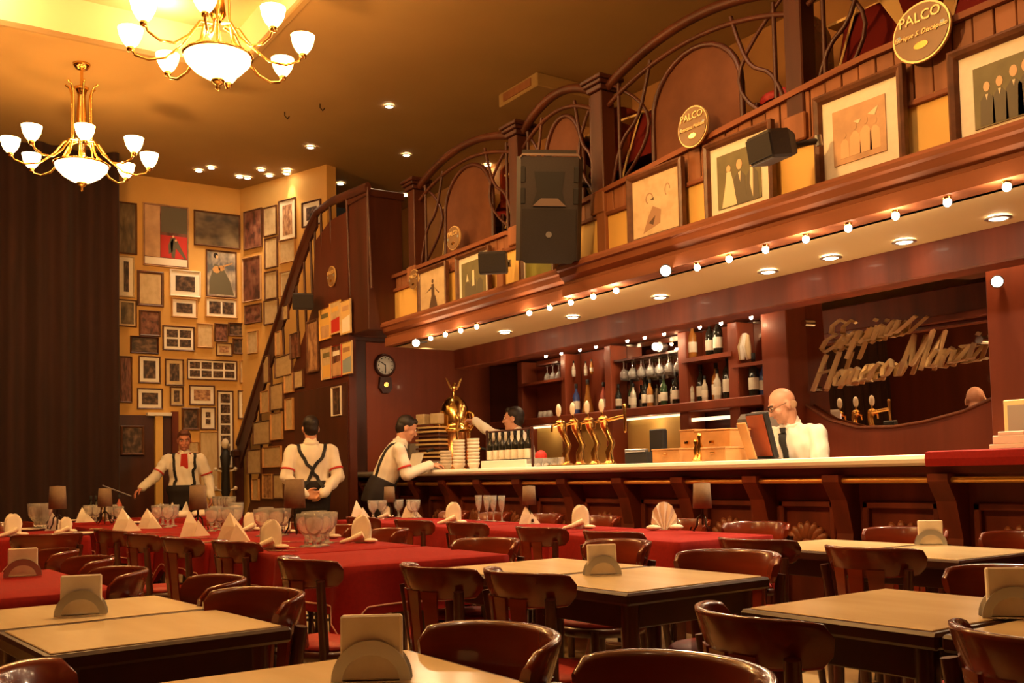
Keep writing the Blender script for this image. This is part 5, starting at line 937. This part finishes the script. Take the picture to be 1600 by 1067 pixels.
napkin(563, 848, 'round', 'single white napkin standing alone right of the tall goblets', 1.05, R_(-40)); napkin(422, 858, 'round', 'yellow-lit napkin standing left of the tall goblets', 1.05, R_(-30)); napkin(362, 845, 'cone', 'pointed yellow napkin right of the grey lampshade', 1.1, R_(-40)); napkin(298, 838, 'cone', 'wide pointed yellow napkin left of the grey lampshade', 1.1, R_(10))
napkin(232, 826, 'cone', 'pointed pale napkin beside the round glass bowl', 1.0, R_(-30)); napkin(194, 830, 'cone', 'tall pointed yellow napkin in the long laid row', 1.1, R_(-10)); napkin(130, 828, 'cone', 'low pointed napkin toward the left end of the laid row', .9, R_(0)); napkin(84, 822, 'cone', 'napkin at the far left end of the laid row', .9, R_(10)); napkin(20, 838, 'round', 'bright draped napkin at the left edge', 1.1, R_(10)); napkin(103, 830, 'round', 'folded napkin lying among plates at the left of the row', .8); napkin(445, 802, 'round', 'white napkin behind the goblets beside the standing waiter', .7); napkin(390, 806, 'round', 'white napkin right of the bright clustered glasses', .9)
fl = [(0, 0), (.03, 0), (.03, .003), (.006, .008), (.005, .07), (.014, .09), (.024, .13), (.03, .21), (.028, .21), (.021, .13), (.010, .095), (0, .09)]
flute = M().lathe(fl, 12).mesh('flute_glass'); flute.materials.append(MT['glass'])
gb = [(0, 0), (.036, 0), (.036, .004), (.012, .012), (.010, .05), (.022, .062), (.042, .09), (.047, .13), (.049, .165), (.046, .165), (.043, .13), (.037, .092), (.016, .066), (0, .062)]
goblet = M().lathe(gb, 14).mesh('goblet'); goblet.materials.append(MT['glass'])
def gset(pts, lab, grp, me, name, s=1.0, z=CZ):
    for k, (x, y) in enumerate(pts): p = put(x, y, z); glass(tuple(p), ORD[sorted(q[0] for q in pts).index(x)] + ' ' + lab, grp, s, None, name, me)
gset([(747, 812), (760, 814), (770, 814), (783, 814)], 'slim flute from the left of the four on the red table before the bar', 'four flutes before the bar', flute, 'flute_glass', 1.0)
gset([(642, 803), (648, 800)], 'goblet from the left behind the pointed napkin near the flutes', 'goblets left of the four flutes', goblet, 'goblet'); gset([(582, 800), (622, 801), (596, 797)], 'goblet from the left beside the lampshade near the leaning waiter', 'goblets by the far lampshade', goblet, 'goblet'); gset([(505, 797), (515, 799)], 'goblet from the left behind the rounded napkin right of the standing waiter', 'goblets right of the standing waiter', goblet, 'goblet')
gset([(478, 854), (490, 855), (503, 853), (485, 848), (510, 849), (496, 846)], 'large goblet from the left in the foremost cluster on the laid row', 'foremost goblets of the laid row', goblet, 'goblet', 1.12); gset([(408, 838), (420, 836), (432, 838), (442, 836), (415, 832)], 'large goblet from the left in the second cluster of the laid row', 'second goblets of the laid row', goblet, 'goblet', 1.1)
gset([(330, 830), (343, 828), (355, 829), (368, 828), (338, 824), (362, 823)], 'goblet from the left in the cluster right of the grey lampshade', 'goblets right of the grey lampshade', goblet, 'goblet', 1.05); gset([(262, 824), (246, 823), (254, 820), (270, 822)], 'goblet from the left in the cluster left of the grey lampshade', 'goblets left of the grey lampshade', goblet, 'goblet', 1.1); gset([(185, 818), (176, 817), (168, 817)], 'goblet from the left behind the tall pointed napkin', 'goblets behind the tall napkin', goblet, 'goblet', 1.0); gset([(138, 816), (146, 815), (150, 818)], 'goblet from the left in the left cluster of the laid row', 'goblets at the left of the laid row', goblet, 'goblet', 1.0)
gset([(340, 797), (352, 795), (360, 797), (347, 791), (368, 795), (356, 789)], 'bright glass from the left in the sparkling cluster by the standing waiter', 'sparkling glasses left of the standing waiter', goblet, 'goblet', 1.25); gset([(56, 810), (66, 811), (61, 806), (70, 808)], 'bright glass from the left in the sparkling cluster at the far left', 'sparkling glasses at the far left', goblet, 'goblet', 1.35)
def table_lamp(px, py, lab, s=1.0, z=CZ):
    p = put(px, py, z); t = thing('table_lamp', lab, 'lamp', tuple(p), .3, 'small table lamps with plain shades')
    M().lathe([(.048 * s, .15 * s), (.058 * s, .15 * s), (.050 * s, .30 * s), (.042 * s, .30 * s)], 16, caps=False).build('lamp_shade', MT['shade'], t); M().lathe([(.0, .298 * s), (.048 * s, .298 * s), (.05 * s, .302 * s), (0, .305 * s)], 16).build('shade_top', MT['shade'], t)
    M().cyl((0, 0, .05 * s), (0, 0, .28 * s), .007, n=8).build('stem', MT['bronze'], t)
    for k in range(3): a = k * 2 * PI / 3; M().tube([V((math.cos(a) * r * s, math.sin(a) * r * s, q * s)) for r, q in ((.008, .11), (.03, .09), (.035, .05), (.055, .015), (.075, .02), (.07, .04))], .006, 6).build('scrolled_foot', MT['bronze'], t)
    return t
table_lamp(1096, 833, 'small table lamp with plain shade and scrolled dark feet near the bar at right'); table_lamp(826, 818, 'small table lamp with brown shade behind the twisted napkin', .95); table_lamp(608, 806, 'small table lamp beside the leaning waiter', .95); table_lamp(460, 838, 'small table lamp with grey shade before the standing waiter', 1.25); table_lamp(309, 833, 'small table lamp with grey-brown shade in the middle of the laid row', 1.15); table_lamp(90, 816, 'small table lamp beside the sparkling glasses at the far left', 1.2); table_lamp(164, 820, 'small dark table lamp in the left half of the laid row', 1.1)
# plates, cutlery
def plate(px, py, r, lab, z=CZ): p = put(px, py, z); t = thing('plate', lab, 'plate', tuple(p), 0, 'white plates on the laid tables'); M().lathe([(0, 0), (r * .6, 0), (r, .016), (r * .98, .020), (r * .6, .006), (0, .006)], 24).build('rim', MT['white'], t); M().lathe([(r * .70, .0105), (r * .72, .0125), (r * .74, .0125), (r * .76, .0135)], 24, caps=False).build('rim_line', MT['sign_gold'], t); return t
for px, py, lab in ((105, 822, 'bright white plate near the left end of the laid row'), (45, 818, 'white plate below the sparkling glasses at the far left'), (215, 818, 'white plate in the long laid row behind the pointed pale napkin'), (75, 815, 'white plate beside the far left lamp'), (120, 828, 'white plate among folded napkins at left')): plate(px, py, .13, lab)
def cutlery(px, py, rz, lab):
    p = put(px, py, CZ); t = thing('table_knife', lab, 'cutlery', tuple(p), rz, 'cutlery on the laid tables'); M().box(-.10, .0, -.008, .008, .002, .008, .002).build('handle', MT['chrome'], t); M().prism([(0, -.008), (.09, -.009), (.105, .004), (.09, .008), (0, .008)], (0, 0, .003), FX, FY, FZ, .003).build('blade', MT['chrome'], t)
for k, (px, py) in enumerate(((325, 842), (338, 848), (388, 850), (452, 848), (462, 857), (520, 848), (440, 862), (250, 834), (160, 830), (875, 826), (600, 812))): cutlery(px, py, R_(-60 + 25 * (k % 3)), ('shiny knife right of the grey-brown lampshade', 'second shiny knife right of the grey-brown lampshade', 'shiny knife right of the pointed yellow napkin', 'shiny knife left of the foremost goblets', 'shiny knife in front of the foremost goblets', 'shiny knife right of the foremost goblets', 'shiny knife at the front edge left of the goblets', 'shiny knife before the round glass cluster', 'shiny knife by the dark lamp in the laid row', 'shiny knife near the oval napkin by the bar', 'shiny knife by the lamp near the leaning waiter')[k])
# serving table things
SZ = TZ + .0065
for k, (px, w, lab) in enumerate(((227, .16, 'white folded cloth left on the serving table'), (262, .2, 'white napkin with upright corner on the serving table'), (286, .2, 'wide white wrapped bread basket on the serving table'), (320, .2, 'bright white cloth at the right of the serving table'))):
    p = ony(px, 779, 10.75); t = thing('folded_cloth', lab, 'cloth', (min(max(p.x, 2.65), 3.35), 10.72 + .05 * k, SZ), .2 * k); M().lathe([(0, 0), (w * .55, 0), (w * .62, .03), (w * .4, .06), (0, .07)], 12).build('bundle', MT['white'], t); M().prism([(-.05, 0), (.06, 0), (.02, .13)], (.03, -.03, .03), FX, FZ, FY, .02).build('upright_corner', MT['white'], t)
for k, (px, mt_) in enumerate(((142, 'bottle_dark'), (150, 'bottle_dark'), (164, 'bottle_amber'), (186, 'bottle_pink'))):
    p = ony(px, 790, 10.75); bottle((min(max(p.x, 1.84), 2.42), 10.75, CZ), mt_, ('dark bottle on the far left table, first of two dark ones', 'dark bottle on the far left table, second of two dark ones', 'amber bottle on the far left table', 'reddish bottle on the far left table')[k], 'bottles on the far left table', .8)
# doorway and microphone stand at the back wall
a, b = ony(187, 648, 13.17), ony(278, 790, 13.17)
dw = M().box(a.x, b.x, 13.17, 13.2, 0, a.z).build('door_1', MT['dark_wood']); struct(dw, 'dark doorway under the pictures of the back wall')
c0 = ony(243, 650, 13.1).x; M().box(c0, c0 + .09, 13.10, 13.18, 0, a.z).build('door_post', MT['yellow'], dw); M().box(c0 - .1, c0 + .20, 13.08, 13.18, a.z - .01, a.z + .03).build('door_head', MT['white'], dw); M().box(b.x - .08, b.x, 13.12, 13.19, 0, a.z + .05).build('door_frame', MT['mahogany'], dw)
framed((lambda x, y: ony(x, y, 13.15), V((1, 0, 0)), V((0, -1, 0))), (188, 665, 225, 711), 'dark framed picture inside the doorway by the curtain', 'frame_wood', None, 'dark', .03, 0, None)
p = ony(352, 690, 12.9); t = thing('statue_lamp', 'tall slim black stand with small pale knobs beside the stair foot', 'stand', (p.x, 12.9, 0)); M().lathe([(0, 0), (.14, 0), (.13, .03), (.04, .05), (.035, .9), (.06, 1.0), (.05, 1.3), (.07, 1.45), (.03, 1.55), (0, 1.55)], 14).build('column', MT['black'], t); M().ell((0, 0, 1.62), (.05, .05, .07), None, 12, 8).build('top_knob', MT['ceramic'], t)
for z in (1.25, 1.0, .75):
    for s in (-1, 1): M().cyl((0, 0, z), (s * .12, 0, z + .03), .01, n=6).ell((s * .13, 0, z + .04), .028, None, 8, 6).build('side_knob', MT['ceramic'], t)
# ------------------------------------------------------------------ people
def remesh(m, vox, smooth=4, fac=.5):
    me = m.mesh('tmp'); o = bpy.data.objects.new('tmp', me); COL.objects.link(o)
    r = o.modifiers.new('r', 'REMESH'); r.mode = 'VOXEL'; r.voxel_size = vox; r.use_smooth_shade = True
    if smooth: q = o.modifiers.new('s', 'SMOOTH'); q.factor = fac; q.iterations = smooth
    bpy.context.view_layer.update(); dg = bpy.context.evaluated_depsgraph_get()
    out = bpy.data.meshes.new_from_object(o.evaluated_get(dg)); bpy.data.objects.remove(o); bpy.data.meshes.remove(me)
    out.polygons.foreach_set('use_smooth', [True] * len(out.polygons)); return out
def part(me, name, mt_, parent):
    me.name = name; me.materials.clear(); me.materials.append(MT[mt_]); o = bpy.data.objects.new(name, me); COL.objects.link(o); o.parent = parent; return o
def hand(m, w, d, pn, side, curl=30):
    """palm from the wrist w along d, palm normal pn, thumb on the side given; five bent fingers"""
    d = V(d).normalized(); pn = V(pn); pn = (pn - d * pn.dot(d)).normalized(); s = d.cross(pn) * side; w = V(w)
    for k, (o, L) in enumerate(((.032, .078), (.011, .086), (-.011, .080), (-.031, .064))):
        a = w + s * o * .6 + d * .01; b = w + s * o + d * (.090 - .006 * abs(k - 1)); m.cap(a, b, .0155, .0135, 8)
        p = b; an = 0
        for q, f in enumerate((.45, .32, .23)):
            an += R_(curl * (1.0, .9, .7)[q]); e = p + (d * math.cos(an) + pn * math.sin(an)) * (L * f); m.cap(p, e, .0100 - .0010 * q, .0092 - .0012 * q, 8); p = e
    b0 = w + s * .022 + d * .025; b1 = b0 + (s * .75 + d * .6 + pn * .25).normalized() * .042; b2 = b1 + (s * .25 + d * .85 + pn * .45).normalized() * .032; b3 = b2 + (d * .8 + pn * .6).normalized() * .026
    m.cap(b0, b1, .016, .0125, 8).cap(b1, b2, .0120, .0105, 8).cap(b2, b3, .0105, .0085, 8)
def person(lab, loc, heading, P, skin='skin', hair='short', belly=1.0, hair_mat='hair', vox=.0075, group=None):
    """P: joints in the figure's own frame (x to its right, y forward, z up)."""
    t = thing('person', lab, 'person', loc, heading)
    J = {k: V(v) for k, v in P.items() if not isinstance(v, (int, float, str))}
    hd = J['head']; yaw, pitch, roll = (R_(P.get(k, 0)) for k in ('hyaw', 'hpitch', 'hroll'))
    Rm = Matrix.Rotation(yaw, 3, 'Z') @ Matrix.Rotation(pitch, 3, 'X') @ Matrix.Rotation(roll, 3, 'Y')
    hx, hy, hz = Rm @ FX, Rm @ FY, Rm @ FZ; H = lambda x, y, z: hd + hx * x + hy * y + hz * z
    def torso(m, g, lower=False):
        pel, che, nek = J['pelvis'], J['chest'], J['neck']; sh = (J['shL'] + J['shR']) / 2; rx = (J['shR'] - J['shL']).normalized()
        def ring(c, up, a, b): u = up.normalized(); x = (rx - u * rx.dot(u)).normalized(); y = u.cross(x); return [c + x * (math.copysign(abs(math.cos(k * PI / 10)) ** .8, math.cos(k * PI / 10)) * (a + g)) + y * (math.copysign(abs(math.sin(k * PI / 10)) ** .8, math.sin(k * PI / 10)) * (b + g)) for k in range(20)]
        u1 = che - pel; wa = pel.lerp(che, .42); u2 = nek - che
        if lower: return m.rings([ring(pel - u1.normalized() * .13, u1, .14, .10), ring(pel, u1, .155, .118), ring(pel.lerp(che, .22), u1, .150 * belly, .113 * belly), ring(pel.lerp(che, P.get('rise', .42)), u1, .142 * belly, .108 * belly)])
        m.rings([ring(pel - u1.normalized() * (.10 if g < 0 else -.03), u1, .13, .09), ring(pel.lerp(che, 0 if g < 0 else .16), u1, .155, .115), ring(wa, u1, .142 * belly, .108 * belly), ring(pel.lerp(che, .7), u1, .155, .115), ring(che, u1 + u2, .168, .118), ring(che.lerp(nek, .45), u2, .165, .105), ring(che.lerp(nek, .78), u2, .125, .085), ring(nek, u2, .062, .062)])
    def arm(m, s, g, wrist=True):
        S, E, Wr = J['sh' + s], J['el' + s], J['wr' + s]; m.cap(S.lerp(J['chest'], .25), S, .055 + g, .050 + g).cap(J['neck'] - V((0, 0, .035)), S + V((0, 0, .008)), .045 + g, .043 + g).cap(S, E, .056 + g, .052 + g); 
        if wrist: m.cap(E, Wr, .050 + g, .032 + g * 1.4)
    b = M(); torso(b, -.012)
    for s in 'LR':
        arm(b, s, -.006); b.cap(J['pelvis'] + V(((-.085 if s == 'L' else .085), 0, -.06)), J['kn' + s], .082, .055).cap(J['kn' + s], J['an' + s], .055, .040).cap(J['an' + s] + V((0, -.02, -.04)), J['an' + s] + V((0, .13, -.05)), .036, .03)
        hand(b, J['wr' + s], J['hd' + s], J['pn' + s], P['th' + s], P.get('curl' + s, 28))
    nk = J['neck']; b.cap(nk - V((0, 0, .05)), H(0, -.02, -.06), .058, .056)
    b.ell(H(0, -.012, .03), (.074, .096, .092), (hx, hy, hz), 16, 12).ell(H(0, .022, -.035), (.060, .070, .085), (hx, hy, hz), 16, 12).cap(H(0, .055, -.085), H(0, .070, -.092), .030, .022)
    b.cap(H(0, .088, .012), H(0, .108, -.026), .010, .015).cap(H(-.03, .075, .03), H(.03, .075, .03), .016, .016)
    b.cap(H(-.02, .083, -.055), H(.02, .083, -.055), .011, .011)
    for s in (-1, 1): b.ell(H(s * .076, -.012, -.008), (.010, .022, .034), (hx, hy, hz), 8, 8).cap(H(s * .040, .066, -.022), H(s * .046, .058, -.03), .022, .02)
    part(remesh(b, vox, 3), 'body', skin, t)
    for s in (-1, 1):
        M().ell(H(s * .031, .086, .012), (.013, .008, .007), (hx, hy, hz), 10, 6).build('eye', MT['white'], t); M().ell(H(s * .031, .093, .012), (.006, .003, .006), (hx, hy, hz), 8, 6).build('iris', MT['hair'], t)
        M().tube([H(s * .014, .093, .031), H(s * .033, .094, .036), H(s * .052, .083, .031)], .0045, 6).build('eyebrow', MT['hair'], t)
    M().tube([H(-.024, .090, -.055), H(0, .097, -.053), H(.024, .090, -.055)], .0042, 6).build('lips', MT['skin_red'], t)
    if hair == 'short':
        h = M(); h.ell(H(0, -.024, .042), (.080, .096, .090), (hx, hy, hz), 18, 14).ell(H(0, -.05, .0), (.074, .066, .085), (hx, hy, hz), 14, 10).ell(H(0, .045, .092), (.055, .035, .03), (hx, hy, hz), 12, 8)
        part(remesh(h, .008, 2), 'hair', hair_mat, t)
    elif hair == 'bald':
        for s in (-1, 1): M().ell(H(s * .071, -.05, -.02), (.006, .03, .03), (hx, hy, hz), 8, 6).build('hair_fringe', MT['ink_soft'], t)
    sm = M(); torso(sm, .012)
    for s in 'LR': arm(sm, s, .012, P.get('long', 1))
    sm.cap(nk - V((0, 0, .02)), nk + (H(0, -.02, -.06) - nk) * .3, .070, .066)
    cu_ = (H(0, -.02, -.06) - nk).normalized(); cx_ = cu_.orthogonal().normalized(); M().lathe([(.066, -.02), (.070, -.02), (.066, .035), (.074, .030), (.078, -.005), (.070, -.015)], 18, nk, (cx_, cu_.cross(cx_), cu_), True, False).build('collar', MT['shirt'], t)
    shirt = part(remesh(sm, .009, 14), 'shirt', 'shirt', t)
    nv = len(shirt.data.vertices); co = [0.0] * (nv * 3); no = [0.0] * (nv * 3); shirt.data.vertices.foreach_get('co', co); shirt.data.vertices.foreach_get('normal', no)
    for i in range(0, nv * 3, 3):                                    # soft cloth folds
        k = .002 * math.sin(co[i + 2] * 48 + co[i] * 34) + .0035 * math.sin(co[i] * 70 + co[i + 1] * 50 - co[i + 2] * 24)
        for a in range(3): co[i + a] += no[i + a] * k
    shirt.data.vertices.foreach_set('co', co); shirt.data.update()
    tr = M(); pe = J['pelvis']; u1 = J['chest'] - pe
    torso(tr, .030, True)
    for s, sx in (('L', -1), ('R', 1)): tr.cap(pe + V((sx * .085, 0, -.08)), J['kn' + s], .094, .074).cap(J['kn' + s], J['an' + s] + V((0, 0, .02)), .074, .066)
    part(remesh(tr, .012, 2), 'trousers', 'trouser', t)
    for s in 'LR':
        a = J['an' + s]; M().ell(a + V((0, .05, -.045)), (.045, .13, .042), None, 14, 8).build('shoe', MT['black'], t)
    for s in P.get('bands', ''): E = J['el' + s]; S = J['sh' + s]; c = S.lerp(E, .72); d = (E - S).normalized(); u = d.orthogonal().normalized(); M().lathe([(.067, -.010), (.070, -.009), (.070, .009), (.067, .010)], 14, c, (u, d.cross(u), d), True, False).build('arm_band', MT['red'], t)
    return t, J, H, shirt
def strap(t, shirt, pts, w=.016, name='suspender', mt_='black'):
    """a flat strap laid on the shirt: every point is pressed onto the nearest cloth from outside"""
    bpy.context.view_layer.update(); out = []; N = 14; full = []
    for a, b in zip(pts, pts[1:]):
        for k in range(N): full.append(V(a).lerp(V(b), k / N))
    full.append(V(pts[-1])); rs = []; L = []; 
    for p in full:
        ok, loc, nrm, _i = shirt.closest_point_on_mesh(p); L.append((loc + nrm * .006, nrm))
    for i, (p, n_) in enumerate(L):
        d = (L[min(i + 1, len(L) - 1)][0] - L[max(i - 1, 0)][0]).normalized(); s = d.cross(n_).normalized() * w; rs.append([p - s - n_ * .004, p + s - n_ * .004, p + s + n_ * .003, p - s + n_ * .003])
    return M().rings(rs, True, False).build(name, MT[mt_], t)
STAND = dict(pelvis=(0, 0, .97), chest=(0, .0, 1.28), neck=(0, -.01, 1.47), head=(0, .02, 1.63), shL=(-.19, -.01, 1.41), shR=(.19, -.01, 1.41), knL=(-.10, .02, .52), knR=(.10, .02, .52), anL=(-.11, -.02, .085), anR=(.11, -.02, .085))
def head_to(dx, dy): return math.atan2(-dx, dy)
# the waiter standing with his hands clasped behind him
p = onz(486, 760, 1.09); x_, y_ = p.x * 3.72 / p.x, p.y * 3.72 / p.x
px_ = onx(486, 700, 3.72)
t, J, H, sh = person('waiter seen from behind with hands clasped at his back and crossed black braces', (px_.x, px_.y, 0), head_to(.28, .96), {**STAND, 'rise': .5, 'elL': (-.245, -.09, 1.16), 'elR': (.245, -.09, 1.16), 'wrL': (-.085, -.20, 1.00), 'wrR': (.085, -.20, 1.00), 'hdL': (1, -.12, -.15), 'hdR': (-1, -.12, -.15), 'pnL': (0, -1, 0.1), 'pnR': (0, 1, .2), 'thL': -1, 'thR': 1, 'curlL': 30, 'curlR': 22, 'bands': 'LR', 'hpitch': -4}, belly=1.12)
strap(t, sh, [(-.13, -.02, 1.47), (-.10, -.13, 1.36), (.0, -.2, 1.22), (.10, -.2, 1.04)]); strap(t, sh, [(.13, -.02, 1.47), (.10, -.13, 1.36), (.0, -.2, 1.22), (-.10, -.2, 1.04)])
# the waiter leaning over papers at the end of the bar
px_ = onx(606, 700, 4.42)
t, J, H, sh = person('dark haired waiter in profile leaning over papers at the end of the bar', (px_.x, px_.y, 0), head_to(.93, -.37), {**STAND, 'pelvis': (0, -.10, .99), 'chest': (0, .04, 1.29), 'neck': (0, .12, 1.47), 'head': (0, .19, 1.62), 'shL': (-.19, .09, 1.41), 'shR': (.19, .09, 1.41), 'elL': (-.22, .20, 1.17), 'elR': (.24, .16, 1.16), 'wrL': (-.10, .42, 1.25), 'wrR': (.10, .40, 1.25), 'hdL': (.3, .9, .1), 'hdR': (-.2, .9, .1), 'pnL': (.2, 0, -1), 'pnR': (-.2, 0, -1), 'thL': 1, 'thR': -1, 'bands': 'LR', 'hpitch': -24})
for s in (-1, 1): strap(t, sh, [(s * .09, -.12, 1.08), (s * .09, -.06, 1.30), (s * .09, .03, 1.46), (s * .10, .18, 1.38), (s * .10, .16, 1.16), (s * .09, .06, 1.07)])
# the barman reaching up to the coffee machine
px_ = onx(824, 690, 5.78); struct(M().box(5.5, 6.1, 7.2, 10.4, 0, .10, .01).build('floor_platform', MT['dark_wood']))
t, J, H, sh = person('dark haired barman behind the bar stretching one arm up to the brass coffee machine', (px_.x, px_.y, .10), head_to(-.62, .55), {**STAND, 'pelvis': (0, 0, .97), 'chest': (.0, .06, 1.29), 'neck': (.0, .10, 1.46), 'head': (.0, .14, 1.61), 'shL': (-.19, .05, 1.41), 'shR': (.17, .13, 1.43), 'elL': (-.29, .02, 1.14), 'wrL': (-.24, .22, 1.02), 'elR': (.30, .39, 1.46), 'wrR': (.36, .60, 1.62), 'hdL': (.2, .9, -.2), 'hdR': (.05, .85, .05), 'pnL': (.3, 0, -1), 'pnR': (-.4, .1, -1), 'thL': 1, 'thR': -1, 'curlR': 38, 'hyaw': -8})
# the bald man behind the bar
px_ = onx(1250, 690, 5.72)
t, J, H, sh = person('bald man in white shirt and black tie looking down behind the bar', (px_.x, px_.y, 0), head_to(-.95, .02), {**STAND, 'pelvis': (0, -.06, .95), 'chest': (0, .03, 1.26), 'neck': (0, .09, 1.45), 'head': (0, .17, 1.595), 'shL': (-.20, .04, 1.39), 'shR': (.20, .04, 1.39), 'elL': (-.27, .10, 1.10), 'elR': (.27, .10, 1.10), 'wrL': (-.14, .32, 1.06), 'wrR': (.14, .32, 1.06), 'hdL': (.2, .9, .0), 'hdR': (-.2, .9, .0), 'pnL': (0, 0, -1), 'pnR': (0, 0, -1), 'thL': 1, 'thR': -1, 'hpitch': -26, 'hyaw': -28, 'long': 1}, 'skin', 'bald', 1.1)
strap(t, sh, [(0, .25, 1.42), (0, .28, 1.30), (0, .25, 1.08)], .030, 'necktie')
M().prism([(-.022, 0), (.022, 0), (.013, -.035), (-.013, -.035)], (0, .165, 1.435), FX, FZ, FY, .02).build('tie_knot', MT['black'], t)
for s in (-1, 1):
    c = [H(s * .033 + .026 * math.cos(k * PI / 6), .106, .012 + .019 * math.sin(k * PI / 6)) for k in range(12)]; M().tube(c, .0022, 5, closed=True).build('spectacle_rim', MT['bronze'], t); M().tube([H(s * .058, .104, .014), H(s * .078, .05, .012), H(s * .082, -.01, .012)], .002, 5).build('spectacle_arm', MT['bronze'], t)
# the man with the red neckerchief at the far end of the hall
px_ = ony(288, 720, 12.1)
t, J, H, sh = person('man with red neckerchief and braces standing far back by the doorway, one arm held out', (px_.x, px_.y, 0), head_to(-px_.x, -px_.y), {**STAND, 'elR': (.33, .06, 1.20), 'wrR': (.47, .18, 1.08), 'elL': (-.28, -.02, 1.16), 'wrL': (-.30, .10, .96), 'hdL': (-.05, .2, -1), 'hdR': (.75, .35, -.55), 'pnL': (1, 0, 0), 'pnR': (0, .2, -1), 'thL': 1, 'thR': 1, 'bands': 'LR', 'hpitch': -12}, 'skin_red', 'short', 1.22, 'red_hair')
for s in (-1, 1): strap(t, sh, [(s * .10, -.12, 1.12), (s * .11, -.08, 1.40), (s * .12, .03, 1.47), (s * .13, .16, 1.33), (s * .13, .20, 1.12), (s * .12, .2, 1.04)])
n_ = M(); n_.tube([V((.068 * math.cos(k * PI / 8), -.01 + .068 * math.sin(k * PI / 8), 1.475 - .012 * math.sin(k * PI / 8))) for k in range(16)], .016, 6, closed=True); n_.prism([(-.035, 0), (.035, 0), (.05, -.20), (.01, -.24), (-.045, -.19)], (0, .125, 1.47), FX, V((0, .14, .99)).normalized(), FY, .02); n_.build('neckerchief', MT['red'], t)
M().cyl((.58, .30, .99), (.88, .38, 1.12), .008, n=6).build('stick', MT['steel'], t)
